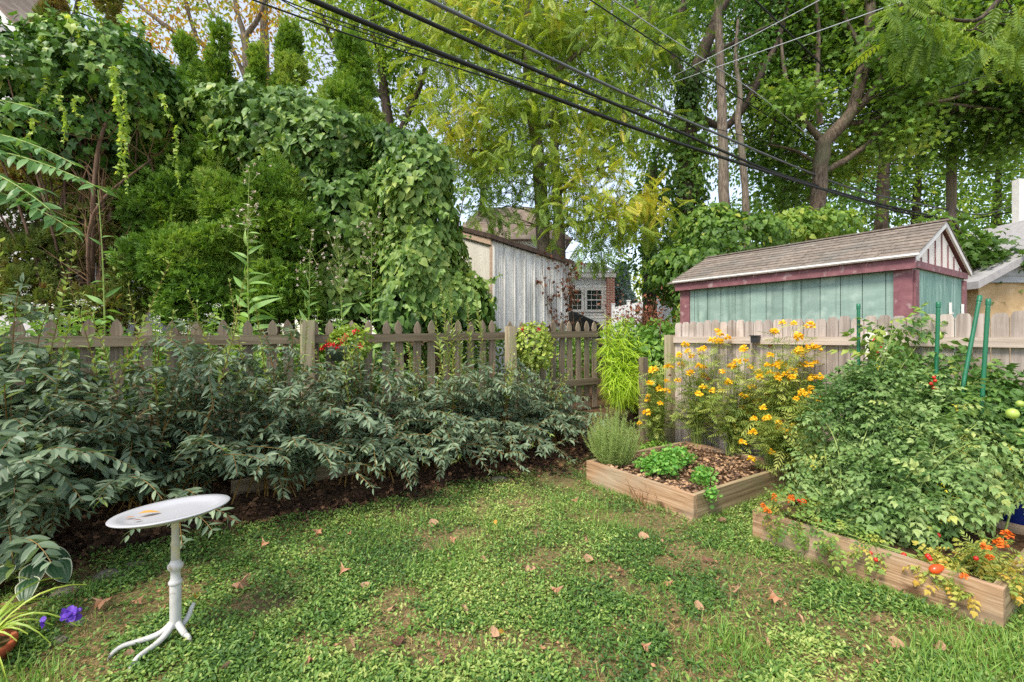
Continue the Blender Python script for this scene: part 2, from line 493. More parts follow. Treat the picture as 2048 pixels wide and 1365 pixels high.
def lawn_mask(x, y, edge=0.0):
    s = bed_s(x, y)
    c = (x - D0[0]) * W[0] + (y - D0[1]) * W[1]
    return (s < edge + (noise2(x, y, 4, 9) - .5) * .3) & ~in_bed(x, y, A1, LEN1, L1B, .01) & ~in_bed(x, y, F2, LEN2, L2B, .01) & (c < .3)


COVER = foliage('ground_cover_leaf', ['466730', '5b7f38', '739644', '8da653', 'aeba6a'], .5, .25)
GRASSM = foliage('grass_blade', ['5f8a36', '78a044', '94b055', 'b5b871'], .5, .25)
x, y = scatter(470000, -4.5, 5, 1.35, 6.2)
den = noise2(x, y, 3.1, 12)
left = sstep(-1.0, -1.9, x) * sstep(3.4, 2.2, y)
k = lawn_mask(x, y, .1) & (rng.random(len(x)) < np.clip((den - .305 - .13 * left - .05 * sstep(-.4, 1.0, x) * sstep(3.4, 2.2, y)) * 5.0, .12, 1))
x, y = x[k], y[k]
dn = noise2(x, y, 2.0, 20)
pat = noise2(x, y, 1.3, 25)
n = len(x); h = rng.random(n) ** 1.5 * .035 + .004
pos = np.stack([x, y, gz(x, y) + h], 1)
az = rng.random(n) * 2 * PI
el = rng.uniform(-.2, 1.0, n)
d = np.stack([np.cos(az) * np.cos(el), np.sin(az) * np.cos(el), np.sin(el)], 1)
R = frames(d, np.array([0, 0, 1.]) + rnd(n, .3))
tint = np.clip(.40 + (dn - .5) * 1.1 + rng.normal(0, .24, n) + .05 * sstep(-.5, 1.5, x), 0, .98)
mb = MB()
kind = (pat + rng.normal(0, .14, n)) > .57
mb.inst(ROUND, pos[kind], R[kind], rng.uniform(.007, .015, kind.sum()), tint[kind])
mb.inst(leaf(.42, .15, .2, 3), pos[~kind], R[~kind], rng.uniform(.012, .030, (~kind).sum()), tint[~kind])
xr_, yr_ = scatter(9000, -4, 4.5, 1.4, 5.5); kr_ = lawn_mask(xr_, yr_) & (rng.random(len(xr_)) < np.clip((noise2(xr_, yr_, 1.7, 44) - .38) * 5, .08, 1)) & (rng.random(len(xr_)) < np.clip((noise2(xr_, yr_, 3.1, 12) - .33) * 5, .1, 1)); xr_, yr_ = xr_[kr_], yr_[kr_]   # weed rosettes
nr_ = len(xr_); pr_ = np.repeat(np.stack([xr_, yr_, gz(xr_, yr_) + .008], 1), 7, 0); az = rng.random(nr_ * 7) * 2 * PI; el_ = rng.uniform(.1, .9, nr_ * 7)
mb.inst(leaf(.36, .15, .35, 4), pr_ + rnd(nr_ * 7, .006), frames(np.stack([np.cos(az), np.sin(az), el_], 1), UP + rnd(nr_ * 7, .2)), np.repeat(rng.uniform(.018, .045, nr_), 7) * rng.uniform(.7, 1.1, nr_ * 7), np.clip(np.repeat(rng.normal(.35, .2, nr_), 7) + rng.normal(0, .08, nr_ * 7), 0, 1))
tag(mb.build('ground_cover', COVER), 'low weedy green ground cover across the lawn', 'ground cover', kind='stuff')

x, y = scatter(130000, -4.5, 5, 1.35, 6.0)
den = noise2(x, y, 1.9, 31)
k = lawn_mask(x, y, -.05) & (rng.random(len(x)) < np.clip((den - .55) * 5, .07, 1) * (.4 + .6 * sstep(-.8, .3, x)))
x, y = x[k], y[k]
def edge_pts(p, q, m_): t_ = rng.random(m_)[:, None]; o_ = p * (1 - t_) + q * t_ + rnd(m_, .018); return o_
ed = np.vstack([edge_pts(A1 - W * .03, B1 - W * .03, 420), edge_pts(B1 - U * .03, B1 + W * 1.4 - U * .03, 420), edge_pts(F2 - W * .03, N2 - W * .03, 520), edge_pts(N2 - U * .03, N2 + W * 1 - U * .03, 300)])
x = np.concatenate([x, ed[:, 0]]); y = np.concatenate([y, ed[:, 1]]); den = np.concatenate([den[k], np.full(len(ed), .6)]); k = np.ones(len(x), bool); n = len(x)
d = nrm(np.stack([rng.normal(0, .4, n), rng.normal(0, .4, n), np.ones(n)], 1))
R = frames(d, rnd(n))
mb = MB(); mb.inst(BLADE, np.stack([x, y, gz(x, y) - .003], 1), R, rng.uniform(.035, .085, n) * (1 + .25 * (den[k] > .66)), np.clip(rng.normal(.4, .2, n) + .3 * (den[k] - .6), 0, 1))
tag(mb.build('grass', GRASSM), 'thin tufts of green grass in the lawn', 'grass', kind='stuff')

# straw-coloured thatch between the plants
x, y = scatter(110000, -4.5, 5, 1.35, 6.0)
k = lawn_mask(x, y, .1) & (noise2(x, y, 3.1, 12) < .60) & (rng.random(len(x)) < .75); x, y = x[k], y[k]; n = len(x)
az = rng.random(n) * 2 * PI
d = np.stack([np.cos(az), np.sin(az), rng.normal(.08, .12, n)], 1)
mb = MB(); mb.inst(BLADE, np.stack([x, y, gz(x, y) + .004], 1), frames(d, UP + rnd(n, .3)), rng.uniform(.02, .06, n), rng.random(n))
tag(mb.build('thatch', foliage('thatch_straw', ['8a7448', 'a98f60', 'bda578', '9a7c52'], .8, .1)), 'dry straw and thatch in the thin patches of lawn', 'thatch', kind='stuff')

# litter and mulch under the shrubs
n = 26000
a = rng.uniform(-4.6, 2.6, n); sdist = rng.uniform(-.28, 1.25, n) ; 
keep = rng.random(n) < np.where(sdist < 0, .35 + sdist, .8)
a, sdist = a[keep], sdist[keep]
pp = E0 + a[:, None] * W + sdist[:, None] * U
x, y = pp[:, 0], pp[:, 1]; k = ~in_bed(x, y, A1, LEN1, L1B, .03); x, y = x[k], y[k]; n = len(x)
az = rng.random(n) * 2 * PI
d = np.stack([np.cos(az), np.sin(az), rng.normal(0, .3, n)], 1)
mb = MB(); sz = rng.uniform(.012, .05, n) * (1 + .6 * (rng.random(n) < .12))
mb.inst(MAPLE, np.stack([x, y, gz(x, y) + .006 + rng.random(n) * .012], 1), frames(d, UP + rnd(n, .5)), sz, np.clip(rng.random(n) ** 1.6 * .75, 0, 1))
xl_, yl_ = scatter(1500, -4, 4, 1.5, 5.5); kl_ = lawn_mask(xl_, yl_); xl_, yl_ = xl_[kl_], yl_[kl_]; nl_ = len(xl_); az = rng.random(nl_) * 2 * PI
mb.inst(RH, np.stack([xl_, yl_, gz(xl_, yl_) + .02], 1), frames(np.stack([np.cos(az), np.sin(az), rng.normal(0, .4, nl_)], 1), UP + rnd(nl_, .6)), rng.uniform(.012, .034, nl_), rng.uniform(.5, 1, nl_))
tag(mb.build('leaf_litter', foliage('litter_leaf', ['3d2f26', '5c4535', '7b5c45', '9a7456', 'b88c68'], .85, .08, (1.2, 1.1, .8, 1), .15)), 'dark leaf litter and mulch under the shrub border', 'leaf litter', kind='stuff')

# single fallen leaves on the lawn
protos = []
for kx, (cname, clab, t0) in enumerate([('tan', 'curled tan dead leaf lying on the lawn', .5), ('brown', 'crumpled dark brown dead leaf lying on the lawn', .12), ('orange', 'rust orange fallen leaf lying on the lawn', .68), ('yellow', 'yellow fallen leaf lying on the lawn', .95)]):
    TV, TL, TC, TT = MAPLE if kx == 2 else leaf(.55, .35, .1, 7, .4)
    V = TV.copy(); V[:, 0] *= .8; V[:, 2] += .5 * np.sin(V[:, 0] * 9 + kx) * V[:, 1] + .6 * (V[:, 1] - .4) ** 2 + 1.2 * V[:, 0] ** 2 * (1 if kx % 2 else -.6); V[:, 0] *= 1 + .25 * np.sin(V[:, 1] * 21 + kx)
    V -= np.array([0, .4, 0]); V[:, 2] -= V[:, 2].min()
    protos.append((V, TL, TC, TT, clab, t0, cname))
spots = [(1160, 1235, 1), (990, 1280, 0), (1290, 1085, 0), (1325, 1090, 0), (1175, 1090, 0), (965, 1128, 0), (780, 1228, 0), (885, 1330, 1), (1000, 1270, 3), (690, 1155, 2), (530, 1095, 2), (560, 1080, 1), (445, 1355, 0), (620, 1340, 2), (735, 1180, 0),
         (1520, 1155, 0), (1545, 1215, 2), (1470, 1195, 0), (1880, 1310, 0), (1905, 1325, 1), (1350, 1250, 0), (1640, 1160, 3), (1240, 1160, 2), (830, 1110, 1), (870, 1055, 0), (700, 1075, 2), (640, 1075, 2), (745, 1040, 1), (1050, 1060, 1), (990, 1052, 3),
         (1210, 1095, 0), (1180, 1130, 0), (1420, 1130, 1), (1400, 1230, 0), (1290, 1310, 2), (1680, 1330, 1), (1600, 1250, 0), (390, 1200, 3), (330, 1240, 1), (410, 1245, 1), (275, 1215, 2), (205, 1220, 2), (150, 1195, 1), (255, 1325, 0), (1100, 1330, 1), (800, 1290, 1), (930, 1230, 0), (640, 1230, 1),
         (1110, 1195, 2), (1065, 1150, 0), (905, 1090, 2), (1440, 1050, 0), (1220, 1010, 1), (1150, 1010, 2), (1750, 1250, 0), (590, 1190, 1), (480, 1180, 2), (510, 1290, 0), (700, 1300, 0), (1530, 1300, 0), (1800, 1300, 0), (1340, 1180, 2)]
cache = {}
for (px, py, kk) in spots:
    d_ = F * H / (py - HZ)
    p = np.array([(px - CX) * d_ / F, d_, 0]); p[2] = float(gz(p[0], p[1])) + .012
    V, TL, TC, TT, clab, t0, cname = protos[kk]
    if kk not in cache:
        mbl = MB(); mbl.raw(V, TL, TC, t0 + rng.normal(0, .05, len(V)))
        o = mbl.build('fallen_leaf', DRY); cache[kk] = o
    else:
        o = cache[kk].copy(); COL.objects.link(o)
    s1 = rng.uniform(.04, .075) * (.75 if kk == 3 else 1)
    o.location = p; o.rotation_euler = (rng.normal(0, .2), rng.normal(0, .2), rng.random() * 2 * PI); o.scale = (s1, s1 * rng.uniform(.8, 1.2), s1)
    tag(o, clab, 'fallen leaf', cname + ' fallen leaves on the lawn')

# ------------------------------------------------------------------ birdbath
bp_ = P(351, 1285, 2.03); bx, by = bp_[0], bp_[1]
bz = float(gz(bx, by))
WHITEP = texmat('chipped_white_paint', [(.3, 'b9b6b0'), (.6, 'cbc8c4'), (.8, 'd6d4d0')], (8, 8, 8), rough=.45, bump=.15, bdist=.003, spots=(16, '8f8676', .6, .66), stain=(7, '9a8b74', .56, .72), spec=.4)
ENAMEL = texmat('white_enamel', [(.3, 'a6a6a9'), (.7, 'b4b4b7')], (4, 4, 4), rough=.35, bump=.02, spots=(13, '8b857b', .69, .73), spec=.5)
CREAMP = texmat('worn_cream_paint', [(.3, 'b1a885'), (.7, 'c4bc9c')], (7, 7, 7), rough=.5, bump=.1, spots=(10, 'aaa79b', .5, .6))
bb = thing('birdbath', 'white birdbath with a tilted shallow tray on a bird claw foot', 'birdbath', (bx, by, bz))
mb = MB(); mb.lathe([(0.0192, 0.0651), (0.0220, 0.0814), (0.0220, 0.2441), (0.0208, 0.2517)], (bx, by, bz), 24); mb.build('column', WHITEP, bb, True)
mb = MB(); mb.lathe([(0.0208, 0.2495), (0.0264, 0.2561), (0.0272, 0.2637), (0.0240, 0.2691), (0.0200, 0.2756), (0.0180, 0.2951), (0.0192, 0.3114), (0.0264, 0.3201), (0.0304, 0.3298), (0.0296, 0.3385), (0.0224, 0.3472), (0.0184, 0.3548), (0.0176, 0.3613)], (bx, by, bz), 28); mb.build('column_collar', WHITEP, bb, True)
mb = MB(); mb.lathe([(0.0172, 0.3580), (0.0164, 0.4177), (0.0180, 0.4253), (0.0180, 0.4362), (0.0152, 0.4427), (0.0148, 0.553)], (bx, by, bz), 24); mb.build('neck', CREAMP, bb, True)
for (ax, ln, up_) in ((-150, .23, 1), (-104, .2, 1), (-20, .10, 1), (55, .12, 2.2)):
    a = math.radians(ax); dd = np.array([math.cos(a), math.sin(a), 0])
    c0 = np.array([bx, by, bz])
    if up_ < 2:
        path = [c0 + dd * .004 + UP * .10, c0 + dd * .022 + UP * .072, c0 + dd * .06 + UP * .045, c0 + dd * (ln * .62) + UP * .04, c0 + dd * (ln * .8) + UP * .042, c0 + dd * (ln * .95) + UP * .018, c0 + dd * ln - UP * .006]
        rr = [.011, .014, .0125, .0105, .0095, .0085, .003]
    else:
        path = [c0 + dd * .01 + UP * .05, c0 + dd * .03 + UP * .06, c0 + dd * .05 + UP * .085, c0 + dd * .062 + UP * .115, c0 + dd * .072 + UP * .135]
        rr = [.012, .012, .0105, .0095, .007]
    t = np.linspace(0, len(path) - 1, 22); path = np.array(path); ip = np.stack([np.interp(t, range(len(path)), path[:, k]) for k in range(3)], 1)
    for _ in range(3): ip[1:-1] = (ip[:-2] + 2 * ip[1:-1] + ip[2:]) / 4
    mb = MB(); mb.tubes(ip, np.interp(t, range(len(rr)), rr), 10); mb.build('claw_toe', WHITEP, bb, True)
# the tray: tilted towards the viewer and down at its left
nrmv = nrm(np.array([-.075, .055, 1.0])); xx = nrm(np.cross(np.array([0, 1., 0]), nrmv)); yy = np.cross(nrmv, xx)
M = np.stack([xx, yy, nrmv], 1)
tc_ = np.array([bx - .015, by, .567]); KT = .75
mb = MB(); mb.lathe([(a_ * KT, b_ * KT) for a_, b_ in [(.001, .002), (.19, .002), (.225, .009), (.245, .024), (.29, .026), (.294, .022), (.29, .017), (.262, .008), (.23, -.008), (.1, -.016), (.001, -.016)]], tc_, 64, M=M)
mb.build('tray', ENAMEL, bb, True)
for (dx, dy, s1, tt, nm) in ((-.165, -.05, .085, .9, 'ochre leaf lying wet on the birdbath tray'), (-.205, -.085, .035, .8, 'small ochre leaf curled at the lower rim of the birdbath tray'), (-.11, -.145, .03, .2, 'tiny brown leaf bit on the birdbath tray')):
    V = OVATE[0] * s1 + np.array([0, 0, .004 + s1 * .12]); V = V @ np.array([[.5, -.86, 0], [.86, .5, 0], [0, 0, 1]])
    V = (V + np.array([dx * KT, dy * KT, 0])) @ M.T + tc_ + nrmv * .004
    c = V.mean(0); mb = MB(); mb.raw(V - c, OVATE[1], OVATE[2], tt)
    o = mb.build('wet_leaf', DRY); o.location = c; tag(o, nm, 'fallen leaf')

# ------------------------------------------------------------------ picket fence
def fence_pt(r):
    return K0 - r * W


def fence_px(px, off=0.0):
    k = (px - CX) / F
    r = (K0[0] - k * K0[1]) / (W[0] - k * W[1])
    return fence_pt(r) + U * off


pf = thing('picket_fence', 'weathered grey picket fence with pointed gothic tips', 'fence', G(fence_px(612)))
tip_z = lambda r: np.interp(r, [0, 5.7], [1.56, 1.47])
pick_px = [665, 704, 737, 773, 806, 835, 864, 894, 920, 943, 969, 989, 1024, 1047, 1069, 1089, 1108, 1126, 1145, 1162, 1177, 1193,
           31, 97, 170, 232, 289, 346, 399, 449, 497, 541, 582, 628]
k31 = [fence_px(31) - W * .166 * i for i in range(1, 13)]
for cpt in [fence_px(q) for q in pick_px] + k31:
    r = float(np.dot(K0 - cpt, W)); top = float(tip_z(r)) + rng.normal(0, .008); base = float(gz(cpt[0], cpt[1])) + .03
    hw = .043; th = .009
    prof = [(-hw, base), (hw, base), (hw, top - .2), (hw * .62, top - .165), (hw * .62, top - .155), (hw * .98, top - .11), (hw * .95, top - .085), (hw * .6, top - .035), (0, top),
            (-hw * .6, top - .035), (-hw * .95, top - .085), (-hw * .98, top - .11), (-hw * .62, top - .155), (-hw * .62, top - .165), (-hw, top - .2)]
    lean = rng.normal(0, .012)
    pts = [cpt + W * (a_ + lean * (z_ - base)) + UP * z_ + U * (.025 + rng.normal(0, .002) * 0) for a_, z_ in prof]
    mb = MB(); mb.prism(pts, U * 2 * th, rng.random()); mb.build('picket', WOODV, pf)
for (ra_, rb_) in ((-.02, 1.02), (1.1, 3.34), (3.42, 7.9)):
    for dz_, zc in ((0, -.185), (1, -.185 - .66)):
        p0, p1 = fence_pt(ra_), fence_pt(rb_)
        z0, z1 = tip_z(ra_) + zc, tip_z(rb_) + zc
        mid = (p0 + p1) / 2 + UP * (z0 + z1) / 2 + U * .0
        ax = (p1 - p0) / 2 + UP * (z1 - z0) / 2
        mb = MB()
        nseg = 8
        for i in range(nseg):
            pass
        mb.box(mid, ax, U * .019, UP * .043, rng.random()); mb.build('rail', WOODR, pf)
for px, w2, topy in ((612, .055, 641), (1015, .055, 653)):
    c = fence_px(px, -.075); zt = H - (topy - HZ) * c[1] / F; zb = float(gz(c[0], c[1])) - .05
    mb = MB(); mb.box(c + UP * (zt + zb) / 2, W * w2, U * w2 * .9, UP * (zt - zb) / 2, .6); mb.build('post', POSTM, pf)

# timber behind the shrubs
c = G(E0 - .75 * W + .55 * U); tb = thing('landscape_timber', 'grey weathered timber lying under the shrubs along the border', 'timber', c)
mb = MB(); mb.box(c + UP * .05, W * .6 + UP * .01, U * .06, UP * .06, .4); mb.build('timber_beam', WOODR, tb)

# ------------------------------------------------------------------ board fence
bf = thing('board_fence', 'grey dog ear board fence behind the marigolds and tomatoes', 'fence', G(D0))
TOPB = 1.51
t = .34
fence_t = []
while t > -3.6:
    wd = .094
    cpt = D0 + U * (t - wd / 2); hw = wd / 2 - .003
    top = TOPB + rng.normal(0, .006); base = float(gz(cpt[0], cpt[1])) + .02
    pts = [(-hw, base), (hw, base), (hw, top - .035), (hw * .72, top - .008), (hw * .5, top), (-hw * .5, top), (-hw * .72, top - .008), (-hw, top - .035)]
    off = rng.normal(0, .0015)
    mb = MB(); mb.prism([cpt + U * a_ + UP * z_ + W * (.02 + off) for a_, z_ in pts], W * .016, rng.random()); mb.build('board', BOARDV, bf)
    t -= wd
for z_ in (1.305, .45):
    mb = MB(); mb.box(D0 + U * (-1.62) + UP * z_, U * 1.97, W * .019, UP * .036, .7); mb.build('rail', BOARDR, bf)
c = D0 + U * .38 - W * .02; mb = MB(); mb.box(c + UP * .68, U * .045, W * .05, UP * .68, .4); mb.build('post', POSTM, bf)
c = D0 + U * .80; zb = float(gz(c[0], c[1])); gp = thing('gate_post', 'short dark wooden post left of the board fence in the vines', 'post', (c[0], c[1], zb))
mb = MB(); mb.box(c + UP * (zb + .5), U * .04, W * .04, UP * .52, .2)
mb.prism([c + U * .04 + W * .04 + UP * (zb + 1.02), c - U * .04 + W * .04 + UP * (zb + 1.02), c - U * .04 - W * .04 + UP * (zb + 1.02), c + U * .04 - W * .04 + UP * (zb + 1.02)], UP * .012, .3)
mb.build('post_shaft', WOODV, gp)
# solar light with its bracket
DARKPL = plain('black_plastic', '26272a', .4)
c = D0 - U * .47 - W * .02 + UP * 1.30
k = (1517 - CX) / F
tt_ = (D0[0] - k * D0[1]) / (k * U[1] - U[0]); c = D0 + U * tt_ - W * .03 + UP * 1.325
sl = thing('solar_lamp', 'small black solar lamp on a wooden bracket on the fence rail', 'lamp', c)
mb = MB(); mb.prism([c - W * .005 + U * .035 + UP * .02, c - W * .005 - U * .035 + UP * .02, c - W * .005 - U * .03 - UP * .045, c - W * .005 + U * .03 - UP * .045], -W * .05, .5); mb.build('lamp_housing', DARKPL, sl)
mb = MB(); mb.box(c - W * .03 + UP * .025, W * .035, U * .04, UP * .005); mb.build('solar_panel', DARKPL, sl)
mb = MB(); mb.box(c + U * .05 - UP * .12 - W * .0, U * .012, W * .012, UP * .12, .6); mb.build('bracket', BOARDV, sl)
# plaque
k = (1756 - CX) / F; tt_ = (D0[0] - k * D0[1]) / (k * U[1] - U[0]); c = D0 + U * tt_ - W * .03 + UP * 1.27
pq = thing('plaque', 'white plaque with a red shape hung on the board fence', 'plaque', c)
mb = MB(); mb.box(c, U * .075, W * .006, UP * .11); mb.build('plaque_board', plain('plaque_white', 'e4ddd0', .6), pq)
mb = MB(); pts = [(-.05, .0), (-.03, -.05), (.01, -.065), (.045, -.03), (.05, .03), (.02, .075), (-.005, .085), (-.02, .05), (-.045, .03)]
mb.prism([c + U * -a_ + UP * z_ - W * .0062 for a_, z_ in pts], -W * .004); mb.build('red_shape', plain('plaque_red', 'c52a22', .5), pq)

# ------------------------------------------------------------------ raised beds
def raised_bed(name, label, A, length, depth, h, hn):
    rb_ = thing(name, label, 'raised bed', (A[0], A[1], 0))
    def side(p, q, along, mat, nm, out_):
        L = np.linalg.norm(q - p)
        mb = MB(); mid = (p + q) / 2
        zt = np.array([h, hn])
        mb.box(mid + UP * (h / 2 - .02), along * L / 2, out_ * T1B / 2, UP * (h / 2 + .02), rng.random()); return mb.build(nm, mat, rb_)
    B = A - U * length; C = B + W * depth; Dd = A + W * depth
    side(A + W * T1B / 2 + U * 0, B + W * T1B / 2, U, PLANKU, 'side_board', W)
    side(Dd - W * T1B / 2, C - W * T1B / 2, U, PLANKU, 'side_board', W)
    side(B + W * (T1B + .001) + U * T1B / 2, C - W * (T1B + .001) + U * T1B / 2, W, PLANKW, 'end_board', U)
    side(A + W * (T1B + .001) - U * T1B / 2, Dd - W * (T1B + .001) - U * T1B / 2, W, PLANKW, 'end_board', U)
    nn = 26
    a = np.linspace(T1B - .005, length - T1B + .005, nn); c_ = np.linspace(T1B - .005, depth - T1B + .005, nn); AA, CC = np.meshgrid(a, c_)
    V = A - AA[..., None] * U + CC[..., None] * W
    V[..., 2] = h - .045 + (noise2(V[..., 0], V[..., 1], 7, 3) - .5) * .05
    ii, jj = np.meshgrid(np.arange(nn - 1), np.arange(nn - 1)); q_ = np.stack([jj * nn + ii, (jj + 1) * nn + ii, (jj + 1) * nn + ii + 1, jj * nn + ii + 1], -1).reshape(-1)
    mb = MB(); mb.raw(V.reshape(-1, 3), q_, np.full((nn - 1) ** 2, 4), 1.0); mb.build('soil', GROUNDM, rb_, True)
    return rb_


raised_bed('raised_bed', 'square wooden raised bed with rosemary and mulch by the picket fence', A1, LEN1, L1B, .20, .2)
raised_bed('raised_bed', 'long wooden raised bed overgrown with tomato vines', F2, LEN2, L2B, .20, .2)
# mulch in the first bed
n = 3600; a = rng.uniform(.05, LEN1 - .05, n); c_ = rng.uniform(.05, L1B - .05, n)
pp = A1 - a[:, None] * U + c_[:, None] * W
az = rng.random(n) * 2 * PI; d = np.stack([np.cos(az), np.sin(az), rng.normal(0, .3, n)], 1)
pp[:, 2] = .172 + rng.random(n) * .014 + (noise2(pp[:, 0], pp[:, 1], 7, 3) - .5) * .05
dens = rng.random(n) < .35 + .65 * (noise2(pp[:, 0], pp[:, 1], 4, 8) > .47)
mb = MB(); mb.inst(RH, pp[dens], frames(d, UP + rnd(n, .5))[dens], rng.uniform(.02, .055, n)[dens], rng.random(n)[dens] * .8)
tag(mb.build('mulch', foliage('mulch_chip', ['5a463a', '8c6e57', 'ad8a68', 'c4a27c', 'b07c52'], .85, .05)), 'dry leaf mulch covering the soil of the square raised bed', 'mulch', kind='stuff')

# ------------------------------------------------------------------ plants: shared builders
def bez(p0, p1, p2, n):
    t = np.linspace(0, 1, n)[:, None]
    return (1 - t) ** 2 * p0 + 2 * t * (1 - t) * p1 + t * t * p2


def leaves_along(path, spacing, start, size, tmpl, mb, tint, ang=55, droop=.3, end_scale=.55, whorl=0, tvar=.12, upn=.9, nodes=None):
    seg = np.linalg.norm(np.diff(path, axis=0), axis=1); L = np.concatenate([[0], np.cumsum(seg)])
    ss = np.arange(start * L[-1], L[-1] * .995, spacing)
    if len(ss) == 0: return
    P_ = np.stack([np.interp(ss, L, path[:, k]) for k in range(3)], 1)
    T_ = nrm(np.stack([np.interp(ss, L, np.gradient(path[:, k])) for k in range(3)], 1))
    hori = nrm(np.cross(T_, UP + rnd(1, .08)))
    sz = size * (1 - (1 - end_scale) * (ss / L[-1]) ** 3) * rng.uniform(.8, 1.15, len(ss))
    for sgn in (-1, 1):
        side = hori * sgn
        if whorl: side = rot_about(side, T_, np.arange(len(ss)) * whorl + rng.normal(0, .2, len(ss)))
        a = math.radians(ang)
        dd = T_ * math.cos(a) + side * math.sin(a) + rnd(len(ss), .27) - UP * droop
        nh = UP * upn + rnd(len(ss), .42) + T_ * .1
        mb.inst(tmpl, P_, frames(dd, nh), sz, np.clip(tint + rng.normal(0, tvar, len(ss)), 0.02, .98))


def tip_tuft(p, d, tmpl, size, n, mb, tint):
    dd = nrm(np.asarray(d) + rnd(n, .45)); mb.inst(tmpl, np.repeat(p[None], n, 0), frames(dd, UP + rnd(n, .3)), rng.uniform(.5, 1, n) * size, np.clip(tint + rng.normal(0, .1, n), 0, 1))


SHRUB = foliage('blue_green_shrub_leaf', ['4d614a', '61755a', '788b6c', '90a17e', 'aab682'], .46, .22, (1.2, 1.35, .75, 1), .42)
NEWG = foliage('fresh_shoot_leaf', ['7d9448', '95a95a', 'b0bd74'], .45, .3)


def shrub(base, rad, height, nst, lsize, tmpl, label, front=.6, shoots=6, tint0=.4):
    base = G(base)
    sh = thing('border_shrub', label, 'shrub', base, 'dark leaved shrubs along the picket fence')
    st, lf, nw = MB(), MB(), MB()
    height *= 1.16 + .1 * (float(base[0]) < -1.4)
    for i in range(int(nst * 1.2)):
        az_ = rng.random() * 2 * PI
        out_ = np.array([math.cos(az_), math.sin(az_), 0])
        k = rng.random() ** .85
        reach = rad * (.25 + .75 * k)
        reach *= 1 + front * max(0, float(np.dot(out_, -U)))
        hh = height * (1.08 - .75 * k) * rng.uniform(.72, 1.2)
        p0 = base + rnd(1, .13)[0] * [1, 1, 0]
        p2 = base + out_ * reach + UP * hh
        p1 = base + out_ * reach * .35 + UP * (hh * 1.0 + .15 * k)
        if i % 4 == 0:
            hh = height * rng.uniform(.08, .3); reach = rad * rng.uniform(.75, 1.15) * (1 + front * max(0, float(np.dot(out_, -U)))); p2 = base + out_ * reach + UP * hh; p1 = base + out_ * reach * .45 + UP * (hh + .34)
        path = bez(p0, p1, p2, 12)
        st.tubes(path, np.linspace(.0055, .002, 12), 4)
        leaves_along(path, lsize * .42, .2, lsize, tmpl, lf, tint0 + .2 * (rng.random() - .5), 56, .14)
        tip_tuft(path[-1], path[-1] - path[-3], tmpl, lsize * .7, 4, nw if rng.random() < .3 else lf, tint0)
        for j in range(4):
            u_ = rng.uniform(.35, .95); q0 = path[int(u_ * 11)]
            dr = nrm(rnd(1)[0] * [1, 1, .35] + out_ * .7 + np.array([0, 0, .1])); ln = rng.uniform(.14, .34) * (rad / .6)
            q2 = q0 + dr * ln - UP * ln * .15; sp = bez(q0, q0 + dr * ln * .5 + UP * ln * .25, q2, 7)
            st.tubes(sp, np.linspace(.003, .0012, 7), 3)
            leaves_along(sp, lsize * .36, .15, lsize * .92, tmpl, lf, tint0 + .2 * (rng.random() - .5), 56, .26)
    for i in range(shoots):
        o_ = rnd(1, rad * .5)[0] * [1, 1, 0]; p0 = base + o_ * .5 + UP * height * .4
        p2 = base + o_ + rnd(1, .08)[0] + UP * height * rng.uniform(1.05, 1.35)
        path = bez(p0, (p0 + p2) / 2 + rnd(1, .03)[0], p2, 9)
        st.tubes(path, np.linspace(.005, .0018, 9), 4)
        leaves_along(path, lsize * .38, .35, lsize * .72, tmpl, nw, .45, 48, .05, .4, whorl=1.57)
        tip_tuft(path[-1], UP, tmpl, lsize * .5, 4, nw, .7)
    st.build('stems', STEMY, sh); lf.build('foliage', SHRUB, sh); nw.build('new_shoots', NEWG, sh)
    return sh


for a_, sd, rad, hh, nst, ls, tm, fr, shn, lab in (
        (-3.3, .45, .72, 1.0, 44, .1, LANCEW, .7, 5, 'dark blue green shrub at the left edge above the hosta'),
        (-2.55, .4, .74, 1.06, 52, .1, LANCEW, .75, 8, 'broad leaved dark shrub directly behind the birdbath tray'),
        (-1.75, .45, .68, 1.0, 50, .092, LANCE, .7, 7, 'blue green shrub in front of the fence post beside the red geranium'),
        (-1.0, .5, .62, .92, 46, .088, LANCE, .65, 5, 'blue green shrub below the red geranium basket'),
        (-.3, .5, .6, .86, 46, .086, LANCE, .65, 4, 'grey green shrub in the middle of the border with trailing low leaves'),
        (.4, .5, .58, .8, 44, .086, LANCE, .65, 9, 'grey green shrub with the tallest pale shoots left of the grey shed'),
        (1.05, .5, .56, .75, 40, .086, LANCE, .6, 4, 'grey green shrub under the second hanging basket'),
        (1.75, .52, .5, .7, 34, .085, LANCE, .5, 5, 'small grey green shrub at the right end of the border beside the rosemary')):
    shrub(E0 + a_ * W + sd * U, rad, hh, nst, ls, tm, lab, fr, shn)
# the tall shoots that stand clear of the fence
tsx = MB(); tlx = MB()
c0 = G(fence_px(905, -.25)); ts = thing('tall_shoots', 'tall thin pale green shoots rising above the picket fence', 'plant', c0)
for px, ty in ((880, 560), (900, 575), (935, 600), (915, 640), (868, 620), (950, 580)):
    b_ = G(fence_px(px + rng.normal(0, 5), -.25)); tp = P(px, ty, b_[1] - .05)
    path = bez(b_ + UP * .3, (b_ + tp) / 2 + rnd(1, .05)[0], tp, 12); tsx.tubes(path, np.linspace(.005, .0018, 12), 4)
    leaves_along(path, .03, .3, .085, LANCE, tlx, .45, 45, .0, .45, whorl=1.57)
tsx.build('stems', STEMY, ts); tlx.build('foliage', NEWG, ts)


